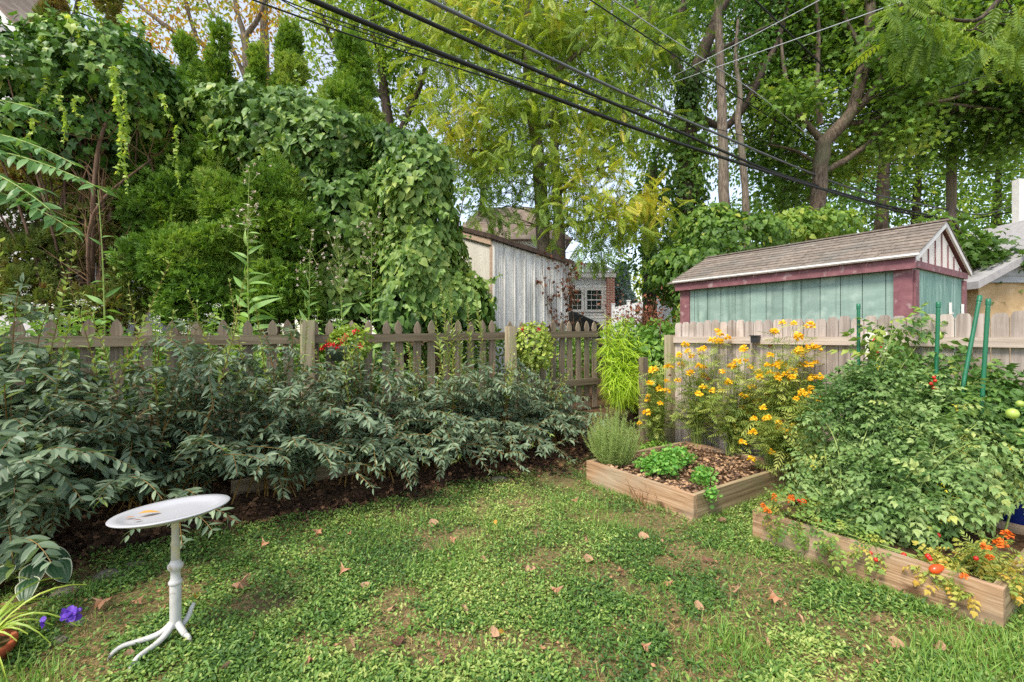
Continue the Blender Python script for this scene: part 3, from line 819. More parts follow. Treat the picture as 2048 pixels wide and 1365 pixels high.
# ------------------------------------------------------------------ shell foliage (ivy, conifers)
def ell_points(blobs, n, jitter=.06, front_only=False):
    """points on the outer surface of a union of ellipsoids: blobs (centre, radii)"""
    cs = np.array([b_[0] for b_ in blobs]); rs = np.array([b_[1] for b_ in blobs])
    area = np.array([(r[0] * r[1] + r[0] * r[2] + r[1] * r[2]) for r in rs]); cnt = np.round(n * area / area.sum()).astype(int)
    Ps, Ns = [], []
    for c, r, m_ in zip(cs, rs, cnt):
        v = nrm(rnd(m_)); p = c + v * r * (1 + rng.normal(0, jitter, m_))[:, None]; nn_ = nrm(v / r)
        inside = np.zeros(m_, bool)
        for c2, r2 in zip(cs, rs):
            if c2 is c: continue
            qd = np.sum(((p - c2) / r2) ** 2, 1); inside |= qd < .72
        Ps.append(p[~inside]); Ns.append(nn_[~inside])
    return np.vstack(Ps), np.vstack(Ns)


def pblob(px, py, d, rx, ry, rd):
    return (P(px, py, d), np.array([rx * d / F, rd, ry * d / F]))


def shell_leaves(mb, blobs, n, tmpl, size, hang=.8, tint0=.45, tsc=1.1, jitter=.06, tv=.13, upn=.35, fill=.35, runners=0):
    for lay, cnt in ((1.0, n), (.86, int(n * fill)), (.7, int(n * fill * .7))):
        bl = [(c, r * lay) for c, r in blobs]
        p, nn_ = ell_points(bl, cnt, jitter if lay == 1 else .09)
        p = p + ((noise3(p, 1.3, 5) - .5) * .5 + (noise3(p, 3.4, 8) - .5) * .32)[:, None] * nn_
        if lay == 1:
            kp = (noise3(p, 2.6, 11) > .3) | (rng.random(len(p)) < .25); p, nn_ = p[kp], nn_[kp]
        m_ = len(p)
        dd = -UP * hang + nn_ * .35 + rnd(m_, .35)
        nh = nn_ + UP * upn + rnd(m_, .25)
        t_ = np.clip(tint0 + (noise3(p, tsc, 2) - .5) * .7 + rng.normal(0, tv, m_), 0, 1)
        mb.inst(tmpl, p, frames(dd, nh), size * rng.uniform(.45, 1.3, m_), np.where(rng.random(m_) < .03, .97, t_))
        if lay == 1 and runners:
            for i in rng.integers(0, m_, runners):
                ln = rng.uniform(.2, .55); e = p[i] + nn_[i] * ln * .5 + rnd(1, .5)[0] * ln * .5 - UP * ln * .3
                path = bez(p[i] - nn_[i] * .1, p[i] + nn_[i] * ln * .5 + UP * .05, e, 9); mb.tubes(path, .003, 3, .6)
                leaves_along(path, .06, .2, size * .75, tmpl, mb, tint0 + .2, 70, .5, .5, whorl=.8, upn=.3)


def shell_sprays(mb, blobs, n, size, tint0=.5, tv=.12, upw=.8, fill=.5, disp=.3):
    for lay, cnt in ((1.0, n), (.8, int(n * fill))):
        bl = [(c, r * lay) for c, r in blobs]
        p, nn_ = ell_points(bl, cnt, .09); p = p + (noise3(p, 2.2, 7)[:, None] - .5) * nn_ * disp + (noise3(p, 5.5, 9)[:, None] - .5) * nn_ * disp * .6; kp = (noise3(p, 3.2, 13) > .3) | (rng.random(len(p)) < .3); p, nn_ = p[kp], nn_[kp]; m_ = len(p)
        dd = nn_ * .8 + UP * upw + rnd(m_, .5); nh = rnd(m_, .6) + nn_ * .5
        mb.inst(SPRAY, p, frames(dd, nh), size * rng.uniform(.6, 1.25, m_), np.clip(tint0 + (noise3(p, 2.5, 4) - .5) * .6 + rng.normal(0, tv, m_), 0, 1))


IVYM = foliage('ivy_leaf', ['2f4f1c', '416628', '557a30', '709440', '9bae4a'], .45, .2, (1.3, 1.4, .6, 1), .35)
VINEM = foliage('heart_vine_leaf', ['3a5a22', '4d6f2d', '66873d', '86a152', 'a8b75f'], .45, .25, (1.3, 1.4, .6, 1), .35)
CEDAR = foliage('arborvitae_spray', ['41601d', '547825', '6b9030', '86a63f', 'a2b652'], .6, .2)
CEDARB = foliage('browned_arborvitae_spray', ['4a5426', '5f7030', '72863a', '84863f', '8c7040'], .65, .2)
YIVY = foliage('young_ivy_leaf', ['8fae4c', 'a9c25a', 'c6cf68'], .45, .35)


def trunk_mb(mb, pts, rad, sides=9, jit=.02, sub=5):
    pts = np.asarray(pts, float); t = np.arange(len(pts)); tt = np.linspace(0, len(pts) - 1, (len(pts) - 1) * sub + 1)
    ip = np.stack([np.interp(tt, t, pts[:, k]) for k in range(3)], 1)
    for _ in range(3): ip[1:-1] = (ip[:-2] + 2 * ip[1:-1] + ip[2:]) / 4
    rr = np.interp(tt, t, np.broadcast_to(rad, (len(pts),))) * (1 + rng.normal(0, .04, len(tt)))
    ip[1:-1] += rng.normal(0, jit, (len(tt) - 2, 3)) * rr[1:-1, None] * 3
    mb.tubes(ip, rr, sides); return ip


def arborvitae(px, topy, d, rmax, label, brown=False, low=1.0, n=2600, group='arborvitae trees behind the ivy', extra=()):
    base = G(P(px, 700, d)); top = P(px, topy, d)
    tr = thing('arborvitae', label, 'conifer', base, group)
    mb = MB(); hh = top[2] - base[2]
    trunk_mb(mb, [base - UP * .1, base + UP * hh * .4 + rnd(1, .05)[0], top - UP * .4], [.09, .06, .015]); mb.build('trunk', BARKR, tr, True)
    bl = []
    z = base[2] + low
    while z < top[2] - .42:
        f_ = (top[2] - z) / (top[2] - base[2])
        r = rmax * min(1.1, f_ * 2.1 + .03)
        bl.append((np.array([base[0] + rng.normal(0, .05), d + rng.normal(0, .05), z]), np.array([r, r, .22 + r * .3]))); z += .3
    bl.append((top - UP * .3, np.array([.1, .1, .24])))
    bl += list(extra)
    mb = MB(); shell_sprays(mb, bl, int(n * 6), .13, .66, upw=.7, disp=.2); mb.build('foliage', CEDARB if brown else CEDAR, tr)
    return tr


arborvitae(705, 30, 8.0, .68, 'tallest bright green arborvitae spire behind the ivy mound', n=5200, low=2.2)
arborvitae(582, 42, 8.6, .46, 'slim arborvitae spire left of the tallest one', n=3000, low=2.6)
arborvitae(515, 92, 8.3, .34, 'short blunt arborvitae spire second from the tallest', n=2400, low=2.6)
arborvitae(438, 52, 8.6, .46, 'arborvitae spire in the middle of the row', n=3000, low=2.2)
arborvitae(370, 72, 7.6, .5, 'broad olive arborvitae spire beside the lobed ivy', n=3800, low=1.8)
arborvitae(215, -40, 7.2, .42, 'browning arborvitae top standing above the lobed ivy', True, n=2400, low=2.8)
arborvitae(110, -10, 8.0, .5, 'faded arborvitae top at the left above the ivy', True, n=2200, low=3.2)
# lower green arborvitae in front of the mound
for px, d, bls, lab in ((560, 5.6, [(560, 450, 5.6, 70, 85, .4), (545, 570, 5.6, 75, 60, .4), (480, 430, 5.8, 60, 70, .35)], 'low bushy arborvitae behind the tall wild lettuce'),
                        (400, 5.5, [(390, 520, 5.5, 90, 75, .4), (430, 600, 5.5, 80, 55, .4), (340, 440, 5.7, 60, 80, .35), (310, 330, 6, 50, 90, .35), (440, 340, 6.2, 60, 90, .35), (355, 250, 6.4, 50, 70, .3)], 'bushy green arborvitae behind the picket fence')):
    base = G(P(px, 700, d)); tr = thing('arborvitae', lab, 'conifer', base, 'arborvitae trees behind the ivy')
    mb = MB(); bl = [pblob(*q_) for q_ in bls]
    for c, r in bl: trunk_mb(mb, [base + rnd(1, .08)[0] * [1, 1, 0], (base + c) / 2 + rnd(1, .06)[0], c + UP * r[2] * .5], [.05, .035, .01])
    mb.build('trunk', BARKR, tr, True)
    mb = MB(); shell_sprays(mb, bl, 5000 + 2400 * len(bl), .095, .56, upw=.3, fill=.7, disp=.5); mb.build('foliage', CEDAR, tr)

# left thicket with bare stems
base = G(P(190, 700, 5.6)); tk = thing('bare_stemmed_conifer', 'old conifer with bare brown stems under the lobed ivy', 'conifer', base)
mb = MB(); tw = MB()
for px, ty, r in ((150, 330, .05), (205, 300, .04), (165, 420, .03), (240, 330, .045), (120, 380, .03), (270, 360, .035), (95, 400, .025), (310, 420, .03), (190, 280, .03), (60, 420, .02)):
    dd = 5.6 + rng.normal(0, .25); b_ = base + np.array([(px - 190) * .0028 + rng.normal(0, .05), rng.normal(0, .15), -.05]); tp = P(px + rng.normal(0, 20), ty, dd)
    ip = trunk_mb(mb, [b_, (b_ + tp) / 2 + rnd(1, .09)[0], tp, tp + UP * .7 + rnd(1, .2)[0]], [r, r * .8, r * .6, r * .3], 7)
    for j in range(26):
        q0 = ip[rng.integers(2, len(ip))]; dr = nrm(rnd(1)[0] + np.array([0, -.2, .5])); ln = rng.uniform(.2, .7)
        sp = bez(q0, q0 + dr * ln * .5 + rnd(1, .05)[0], q0 + dr * ln + UP * .1, 6); tw.tubes(sp, np.linspace(.007, .002, 6), 3)
        for _ in range(3):
            qq = sp[rng.integers(2, 6)]; d2 = nrm(dr + rnd(1, .7)[0]); tw.tubes(bez(qq, qq + d2 * .1, qq + d2 * rng.uniform(.12, .3), 4), np.linspace(.003, .001, 4), 3)
mb.build('stems', BARKR, tk, True); tw.build('dead_twigs', STEMB, tk)
mb = MB(); shell_sprays(mb, [pblob(*q_) for q_ in ((70, 520, 5.4, 60, 60, .3), (160, 480, 5.6, 80, 50, .3), (110, 610, 5.3, 90, 35, .3), (290, 560, 5.5, 50, 60, .3), (230, 610, 5.4, 60, 40, .3), (240, 420, 6.0, 60, 60, .3), (20, 440, 5.6, 60, 50, .3), (60, 590, 5.2, 60, 50, .3), (20, 520, 5.6, 50, 60, .3))], 5200, .095, .5, fill=.6)
mb.build('foliage', CEDARB, tk)

# ivy canopy at the left, heart-leaved vine mound in the middle
def vine(name, label, base, blobs, n, tmpl, size, mat, strands=(), **kw):
    v = thing(name, label, 'vine', base)
    mb = MB(); shell_leaves(mb, blobs, n, tmpl, size, **kw)
    mb.build('foliage', mat, v)
    mb = MB(); c0 = np.array(base)
    for c, r in blobs:
        for j in range(3): trunk_mb(mb, [c0 + rnd(1, .15)[0] * [1, 1, 0], (c0 + c) / 2 + rnd(1, .2)[0], c + rnd(1, .2)[0]], [.018, .014, .007], 6)
    mb.build('stems', BARKR, v, True)
    for (px, y0, y1, d, sz) in strands:
        ms = MB(); p0, p1 = P(px, y0, d), P(px + rng.normal(8, 12), y1, d - .05)
        path = bez(p0, (p0 + p1) / 2 + rnd(1, .1)[0], p1, 14); path[1:] += np.cumsum(rng.normal(0, .012, (13, 3)), 0); ms.tubes(path, .004, 3)
        leaves_along(path, .045, .02, sz, tmpl, ms, .4, 75, .5, .6, whorl=.8, upn=.2, tvar=.25)
        ms.build('trailing_strand', YIVY, v)
    return v


vine('ivy', 'dark lobed ivy draped over the old conifers with pale trailing strands', G(P(180, 700, 5.6)),
     [pblob(*q_) for q_ in ((60, 160, 5.4, 130, 85, .7), (190, 150, 5.6, 130, 80, .7), (280, 190, 5.8, 70, 75, .5), (30, 250, 5.3, 90, 70, .5), (150, 250, 5.6, 110, 60, .5), (-90, 200, 5.2, 110, 110, .7), (270, 290, 6.0, 45, 60, .4))],
     9000, IVYL, .095, IVYM, strands=((90, 60, 190, 5.0, .06), (120, 190, 290, 5.0, .055), (225, 130, 340, 5.0, .07), (250, 180, 385, 5.1, .055), (325, 190, 270, 5.3, .055), (355, 250, 375, 5.4, .05), (130, 30, 110, 5.2, .06), (235, 30, 90, 5.4, .06), (70, 240, 300, 4.9, .05), (170, 195, 235, 5, .05)), tint0=.4, hang=.7, runners=70)
vine('heart_leaf_vine', 'large mound of heart leaved vine covering the middle of the hedge', G(P(650, 700, 6.2)),
     [pblob(*q_) for q_ in ((470, 250, 6.4, 55, 45, .5), (560, 300, 6.3, 110, 80, .6), (660, 320, 6.2, 100, 75, .6), (600, 390, 6.2, 90, 90, .5), (700, 420, 6.1, 90, 110, .6), (690, 560, 6.1, 80, 90, .5), (470, 300, 6.5, 70, 70, .4), (610, 235, 6.6, 60, 35, .4), (770, 360, 6.3, 60, 60, .5))],
     16000, HEART, .094, VINEM, tint0=.48, hang=.75, runners=110)
vine('heart_leaf_vine', 'tall rounded column of heart leaved vine left of the grey shed', G(P(850, 700, 6.0)),
     [pblob(*q_) for q_ in ((850, 420, 6.0, 75, 95, .6), (840, 530, 6.0, 80, 105, .6), (880, 590, 5.9, 70, 60, .4), (800, 610, 5.9, 60, 50, .4), (930, 600, 5.9, 55, 50, .3), (790, 330, 6.1, 60, 50, .4))],
     11500, HEART, .092, VINEM, tint0=.42, hang=.85, runners=70)

# ------------------------------------------------------------------ green shed
SC0 = np.array([3.94, 4.54, 0.0]); LS, WS = 2.62, 1.72
SHEDG = texmat('sage_green_siding', [(.25, '788f84'), (.5, '899f94'), (.75, '98ada1')], (3, 3, 9), rough=.7, bump=.15, bdist=.003, spots=(6, 'a6b8ac', .55, .75), tint=.09, stain=((16, 16, 1.0), '64796d', .52, .78))
SHEDW = texmat('weathered_sage_siding', [(.25, '5f8077'), (.5, '7ba093'), (.72, 'a9c2b6')], (18, 18, 2.4), rough=.75, bump=.15, bdist=.003, tint=.04)
MAUVE = texmat('mauve_trim', [(.25, '6e464a'), (.5, '82555a'), (.75, '946668')], (9, 9, 9), rough=.65, bump=.12, bdist=.003, spots=(11, 'a58a88', .58, .7), stain=(2.5, '6d4a4c', .5, .75))
CREAM = texmat('cream_gable_paint', [(.3, 'e2d9ce'), (.7, 'f0e9e0')], (8, 8, 3), rough=.65, bump=.1)
WTRIM = texmat('white_trim', [(.3, 'd4d0cc'), (.7, 'e6e3df')], (8, 8, 8), rough=.6, bump=.1)
SHING = texmat('brown_shingle', [(.25, '625950'), (.5, '7d7268'), (.75, '958a7f')], (20, 20, 20), rough=.9, bump=.4, bdist=.004, tint=.16, spots=(2.2, '74716a', .5, .8))
sd = thing('garden_shed', 'sage green garden shed with mauve trim and brown shingle roof', 'shed', (SC0[0], SC0[1], 0))
EAVE, RIDGE = 2.10, 2.52
# long wall facing the viewer: eleven-groove siding boards as one sheet with real grooves
mb = MB(); npan = 13; pw = LS / npan
for i in range(npan):
    a0, a1 = i * pw + .004, (i + 1) * pw - .004
    mb.box(SC0 + U * (a0 + a1) / 2 + UP * EAVE / 2, U * (a1 - a0) / 2, W * .01, UP * EAVE / 2, rng.random())
mb.box(SC0 + U * LS / 2 + W * .016 + UP * EAVE / 2, U * LS / 2, W * .004, UP * EAVE / 2, 0.0)
mb.build('long_wall', SHEDG, sd)
mb = MB(); npan = 8; pw = WS / npan
for i in range(npan):
    a0, a1 = i * pw + .003, (i + 1) * pw - .003
    mb.box(SC0 + W * (a0 + a1) / 2 + UP * EAVE / 2, W * (a1 - a0) / 2, U * .01, UP * EAVE / 2, rng.random())
mb.box(SC0 + W * WS / 2 + U * .016 + UP * EAVE / 2, W * WS / 2, U * .004, UP * EAVE / 2, 0.)
mb.build('gable_wall', SHEDW, sd)
mb = MB(); mb.box(SC0 + U * LS + W * WS / 2 + UP * EAVE / 2, W * WS / 2, U * .01, UP * EAVE / 2); mb.box(SC0 + U * LS / 2 + W * WS + UP * EAVE / 2, U * LS / 2, W * .01, UP * EAVE / 2); mb.build('back_wall', SHEDG, sd)
# gable triangle with battens
gz0 = EAVE - .04
for aU in (-.012, LS - .01):
    mb = MB(); mb.prism([SC0 + U * aU + UP * gz0, SC0 + U * aU + W * WS + UP * gz0, SC0 + U * aU + W * WS / 2 + UP * (RIDGE - .02)], U * .02); mb.build('gable', CREAM, sd)
for i in range(1, 8):
    wv = WS * i / 8; hh = (RIDGE - .02 - gz0) * (1 - abs(wv - WS / 2) / (WS / 2)) - .03
    if hh > .04:
        mb = MB(); mb.box(SC0 - U * .02 + W * wv + UP * (gz0 + hh / 2), W * .0038, U * .005, UP * hh / 2, .5); mb.build('batten', MAUVE, sd)
mb = MB(); mb.box(SC0 - U * .028 + W * WS / 2 + UP * (EAVE - .045), W * (WS / 2 + .02), U * .012, UP * .035, .5); mb.build('gable_band', MAUVE, sd)
# corner boards and the band under the eave
for aU, aW, su, sw in ((0, 0, -1, -1), (LS, 0, 1, -1), (0, WS, -1, 1)):
    c = SC0 + U * aU + W * aW
    mb = MB()
    if aW == 0: mb.box(c - U * su * .055 + W * sw * .024 + UP * (EAVE / 2 - .02), U * .075, W * .012, UP * (EAVE / 2 - .03), .5)
    if aU == 0: mb.box(c + U * su * .024 - W * sw * .05 + UP * (EAVE / 2 - .05), W * .05, U * .0118, UP * (EAVE / 2 - .05), .6)
    mb.build('corner_board', MAUVE, sd)
OH = .16
slope = (RIDGE - EAVE) / (WS / 2)
zE = EAVE - OH * slope * .35
mb = MB(); mb.box(SC0 + U * (LS / 2) - W * (OH * .55) + UP * (EAVE - .035), U * (LS / 2 + .06), W * .012, UP * .062, .5); mb.build('eave_band', MAUVE, sd)
mb = MB(); mb.box(SC0 + U * (LS / 2) - W * (OH * .55 + .016) + UP * (EAVE + .037), U * (LS / 2 + .09), W * .016, UP * .010, .5)
for sgn in (0, 1):                                            # rakes at the near gable
    pe = SC0 - U * .06 + (W * (-OH * .6) if sgn == 0 else W * (WS + OH * .6)) + UP * (EAVE + .04 - .0 - (.6 * OH * 0))
    pr = SC0 - U * .06 + W * WS / 2 + UP * (RIDGE + .065)
    pe[2] = RIDGE + .065 - slope * (WS / 2 + OH * .6)
    mb.prism([pe, pr, pr - UP * .06, pe - UP * .06], U * .02)
mb.build('white_trim_boards', WTRIM, sd)
mb = MB()
for sgn in (0, 1):
    pe = SC0 - U * .04 + (W * (-OH * .5) if sgn == 0 else W * (WS + OH * .5)); pe[2] = RIDGE + .04 - slope * (WS / 2 + OH * .5)
    pr = SC0 - U * .04 + W * WS / 2 + UP * (RIDGE + .04)
    mb.prism([pe, pr, pr - UP * .025, pe - UP * .025], U * (LS + .15))
mb.build('roof_deck', MAUVE, sd)
# shingles laid in courses
mb = MB(); ncs = 10
for sgn in (0, 1):
    dn = -W if sgn == 0 else W
    run = WS / 2 + OH * .75
    sl = nrm(dn - UP * slope); up_n = nrm(UP + dn * slope)
    rid = SC0 + W * WS / 2 + UP * (RIDGE + .068)
    Ls = run * math.hypot(1, slope)
    for i in range(ncs):
        s0, s1 = Ls * i / ncs, Ls * (i + 1) / ncs + .018
        a = -.07
        while a < LS + .17:
            wd = rng.uniform(.16, .42); a1 = min(a + wd, LS + .18)
            m_ = rid + U * (a + a1) / 2 + sl * (s0 + s1) / 2 + up_n * (.004 + rng.random() * .002)
            tl = nrm(sl - up_n * -.035 * 1)
            mb.box(m_, U * ((a1 - a) / 2 - .003), nrm(sl + up_n * .07) * (s1 - s0) / 2, up_n * .0035, rng.random())
            a = a1
mb.box(SC0 + U * (LS / 2 + .045) + W * WS / 2 + UP * (RIDGE + .075), U * (LS / 2 + .135), W * .05, UP * .008, .4)
mb.build('shingles', SHING, sd)
for wv in (1.12, 1.58):
    c = SC0 - U * .03 + W * wv + UP * 1.62; mb = MB(); mb.box(c, W * .012, U * .01, UP * .1); mb.box(c - UP * .02 - U * .012, W * .035, U * .006, UP * .012); mb.build('latch', WTRIM, sd)

# ------------------------------------------------------------------ grey lean-to shed by the vine
CORR = texmat('mottled_white_metal', [(.3, 'b3b0aa'), (.48, 'd2cfc8'), (.7, 'e6e3dc')], (15, 15, 1.3), rough=.7, bump=.1, spots=((5, 5, .8), '84857f', .52, .72), stain=((50, 50, 30), '9b9c98', .56, .72))
PINKW = texmat('raw_trim_wood', [(.3, 'b0957f'), (.7, 'cdb49c')], (4, 4, 20), rough=.8, bump=.2)
CREAMW = texmat('cream_panel', [(.3, 'd3cec0'), (.7, 'e6e2d6')], (5, 5, 2), rough=.75, bump=.05)
cs = P(985, 672, 7.5); cs[2] = 0
zc = lambda a, c: 2.9 - .16 * a + .31 * c                 # roof height over the corner, a along W, c along U
ls = thing('lean_to_shed', 'mottled grey white metal shed with a sloping dark roof edge', 'shed', G(cs))
mb = MB(); npan = 40; La = 1.62
for i in range(npan):
    a0 = La * i / npan; a1 = La * (i + 1) / npan; am = (a0 + a1) / 2; bmp = .012 if i % 5 else .035
    fs = [(0, 1, 2), (2, 1, 3)]
    pts = [(a0, 0), (am, bmp), (a1, 0)]
    V = []
    for a, o_ in pts:
        q_ = cs + W * a - U * o_; V += [q_ + UP * .2, q_ + UP * (zc(a, 0) - .005)]
    mb.faces(V, [(0, 2, 3, 1), (2, 4, 5, 3)], .5)
mb.build('metal_wall', CORR, ls)
mb = MB(); Lc = 1.5
mb.prism([cs + UP * .2 + U * .06, cs + U * Lc + UP * .2, cs + U * Lc + UP * zc(0, Lc), cs + U * .06 + UP * zc(0, .06)], W * .03); 
for i in range(7): mb.box(cs + U * (.2 + .2 * i) - W * .004 + UP * 1.5, U * .004, W * .004, UP * 1.3)
mb.build('cream_wall', CREAMW, ls)
mb = MB(); mb.box(cs + U * .03 + W * .01 + UP * 1.52, U * .03, W * .03, UP * 1.36); mb.build('corner_post', PINKW, ls)
mb = MB(); mb.prism([cs - W * .02 + UP * (zc(0, 0) - .07), cs - W * .02 + U * Lc + UP * (zc(0, Lc) - .07), cs - W * .02 + U * Lc + UP * (zc(0, Lc) + .03), cs - W * .02 + UP * (zc(0, 0) + .03)], -W * .025); mb.build('fascia', PINKW, ls)
mb = MB(); q0, q1, q2, q3 = cs - W * .07 - U * .08, cs + W * (La + .06) - U * .08, cs + W * (La + .06) + U * Lc, cs - W * .07 + U * Lc
z4 = [zc(-.07, -.08), zc(La + .06, -.08), zc(La + .06, Lc), zc(-.07, Lc)]
mb.prism([q + UP * (z + .03) for q, z in zip((q0, q1, q2, q3), z4)], UP * .075); mb.build('roof', texmat('dark_roll_roof', [(.3, '3a2f28'), (.7, '5d4c40')], (12, 12, 12), rough=.9), ls)
mb = MB(); mb.prism([cs + W * La + UP * .2, cs + W * La + U * Lc + UP * .2, cs + W * La + U * Lc + UP * zc(La, Lc), cs + W * La + UP * zc(La, 0)], -W * .02); mb.build('far_wall', CORR, ls)

# dead vine on the metal wall
dv = thing('dead_vine', 'dead brown vine clinging to the grey shed wall', 'vine', G(cs + W * 1.4 - U * .1))
ms, ml = MB(), MB()
for a0, a1, zt in ((1.15, 1.1, 2.72), (1.25, 1.3, 2.6), (1.4, 1.5, 2.6), (1.5, 1.58, 2.5), (1.2, .95, 2.75)):
    p0 = cs + W * (a0 + .1) - U * .05 + UP * .5; p2 = cs + W * a1 - U * .05 + UP * zt
    path = bez(p0, (p0 + p2) / 2 + W * rng.normal(0, .15), p2, 14); path[1:-1] += W * rng.normal(0, .015, 12)[:, None]
    ms.tubes(path, np.linspace(.008, .003, 14), 4)
    for j in range(12):
        q_ = path[rng.integers(4, 14)]; e = q_ + W * rng.normal(0, .18) + UP * rng.uniform(0, .3) - U * .01; ms.tubes(bez(q_, (q_ + e) / 2 - U * .02, e, 5), .0025, 3)
        k_ = rng.integers(2, 6); pp = np.repeat(e[None], k_, 0) + rnd(k_, .05) - U * .03; ml.inst(HEART, pp, frames(-UP + rnd(k_, .5), -U + rnd(k_, .4)), rng.uniform(.03, .065, k_), rng.random(k_))
n = 60; pp = cs + W * rng.uniform(1.4, 1.75, n)[:, None] - U * rng.uniform(.02, .2, n)[:, None] + UP * (2.15 + rng.normal(0, .2, n))[:, None]
ml.inst(HEART, pp, frames(-UP + rnd(n, .6), -U + rnd(n, .5)), rng.uniform(.03, .07, n), rng.random(n))
for j in range(24):
    p0 = cs + W * 1.55 - U * .08 + UP * rng.uniform(2, 2.6); e = p0 + W * rng.uniform(0, .3) + UP * rng.normal(0, .3) - U * rng.uniform(0, .2); ms.tubes(bez(p0, (p0 + e) / 2 + UP * .1, e, 6), .003, 3)
ms.build('stems', STEMB, dv); ml.build('dry_leaves', foliage('dead_vine_leaf', ['4d2f20', '6a412b', '85553a'], .8, .1, (1.2, 1.1, .8, 1), .2), dv)

# ------------------------------------------------------------------ house behind, its wing, the car, the vinyl fence
SIDING = texmat('white_lap_siding', [(.3, 'd6d6d4'), (.7, 'e8e8e6')], (3, 3, 3), rough=.6, bump=.05)
ROOFB = texmat('brown_asphalt_roof', [(.3, '6a5c52'), (.7, '8c7c70')], (14, 14, 14), rough=.9, bump=.3, spots=(3, '978a7d', .5, .7))
BRICK = newmat('red_brick'); BRICKM, nt, out = BRICK
bt = nt.nodes.new('ShaderNodeTexBrick'); bt.inputs['Color1'].default_value = lin('8a4636'); bt.inputs['Color2'].default_value = lin('a2594a'); bt.inputs['Mortar'].default_value = lin('c0b0a0')
bt.inputs['Scale'].default_value = 1; bt.inputs['Mortar Size'].default_value = .012; bt.inputs['Brick Width'].default_value = .22; bt.inputs['Row Height'].default_value = .075
tc = nt.nodes.new('ShaderNodeTexCoord'); mp = nt.nodes.new('ShaderNodeMapping'); mp.inputs['Rotation'].default_value = (PI / 2, 0, 0)
nt.links.new(tc.outputs['Object'], mp.inputs[0]); nt.links.new(mp.outputs[0], bt.inputs['Vector'])
b = nt.nodes.new('ShaderNodeBsdfPrincipled'); b.inputs['Roughness'].default_value = .85; nt.links.new(bt.outputs[0], b.inputs['Base Color']); nt.links.new(b.outputs[0], out.inputs[0])
GLASS = plain('window_glass', '2c3634', .08, .7)
X = np.array([1., 0, 0]); Y = np.array([0, 1., 0])


def lap_wall(mb, p0, p1, z0, z1, outn, step=.15):
    L = np.linalg.norm(p1 - p0); ax = (p1 - p0) / L; z = z0
    while z < z1 - 1e-6:
        ze = min(z + step, z1); a, b_ = p0 + UP * z, p1 + UP * z
        mb.faces([a + outn * .018, b_ + outn * .018, b_ + UP * (ze - z), a + UP * (ze - z), a, b_], [(0, 1, 2, 3), (0, 4, 5, 1)], rng.random()); z = ze


hd = 20.0
hs = thing('house', 'white sided house with brown roof and brick corner behind the trees', 'house', G(P(1180, 700, hd)))
hx = lambda px: (px - CX) * hd / F
hzv = lambda py: H - (py - HZ) * hd / F
# wing front at depth hd
mb = MB(); x0, x1 = hx(1085), hx(1213)
lap_wall(mb, np.array([x0, hd, 0]), np.array([x1, hd, 0]), .9, hzv(556), -Y)
mb.box(np.array([(x0 + x1) / 2, hd + 3, (hzv(556) + .9) / 2]), X * (x1 - x0) / 2, Y * 2.97, UP * (hzv(556) - .9) / 2 * .98)
mb.build('wing_wall', SIDING, hs)
mb = MB(); c = np.array([hx(1220), hd + .1, (hzv(549) + .5) / 2]); mb.box(c, X * .17, Y * .3, UP * (hzv(549) - .5) / 2); mb.build('brick_pier', BRICKM, hs)
mb = MB(); mb.box(np.array([hx(1165), hd - .12, hzv(551)]), X * (hx(1230) - hx(1100)) / 2, Y * .1, UP * .11); mb.build('eave_fascia', WTRIM, hs)
mb = MB(); nS = 7
for i in range(nS):                                            # pale shingled porch roof, in courses
    t0, t1 = i / nS, (i + 1) / nS
    za, zb = hzv(547) + t0 * .75, hzv(547) + t1 * .75; ya, yb = hd - .25 + t0 * 2.2, hd - .25 + t1 * 2.2
    xr = hx(1234) - t0 * .35
    a = hx(1095)
    while a < xr - .05:
        a1 = min(a + rng.uniform(.3, .9), xr); mb.faces([(a, ya, za + .05), (a1 - .02, ya, za + .05), (a1 - .02, yb, zb + .02), (a, yb, zb + .02), (a, ya, za), (a1 - .02, ya, za)], [(0, 1, 2, 3), (0, 4, 5, 1)], rng.random()); a = a1
mb.build('wing_roof', texmat('pale_shingle', [(.3, 'a3a19d'), (.7, 'cfccc6')], (10, 10, 10), rough=.85, tint=.2), hs)
mb = MB(); x0, x1 = hx(900), hx(1142); y2 = hd + 2
k2 = y2 / hd
lap_wall(mb, np.array([x0, y2, 0]), np.array([x1, y2, 0]), .9, H - (480 - HZ) * y2 / F, -Y)
mb.box(np.array([(x0 + x1) / 2, y2 + 3.1, 3.3]), X * (x1 - x0) / 2, Y * 3, UP * 2.3); mb.build('main_wall', SIDING, hs)
ze, zr = H - (482 - HZ) * y2 / F, H - (415 - HZ) * (y2 + 3) / F
mb = MB(); a, b_, c_, d_ = np.array([x0 - .3, y2 - .4, ze]), np.array([x1 + .3, y2 - .4, ze]), np.array([x1 - 1.6, y2 + 3, zr]), np.array([x0 + 1, y2 + 3, zr])
e_, f_ = np.array([x1 + .3, y2 + 6.4, ze]), np.array([x0 - .3, y2 + 6.4, ze])
mb.faces([a, b_, c_, d_, e_, f_], [(0, 1, 2, 3), (1, 4, 2), (4, 5, 3, 2), (5, 0, 3), (0, 5, 4, 1)]); mb.build('main_roof', ROOFB, hs)


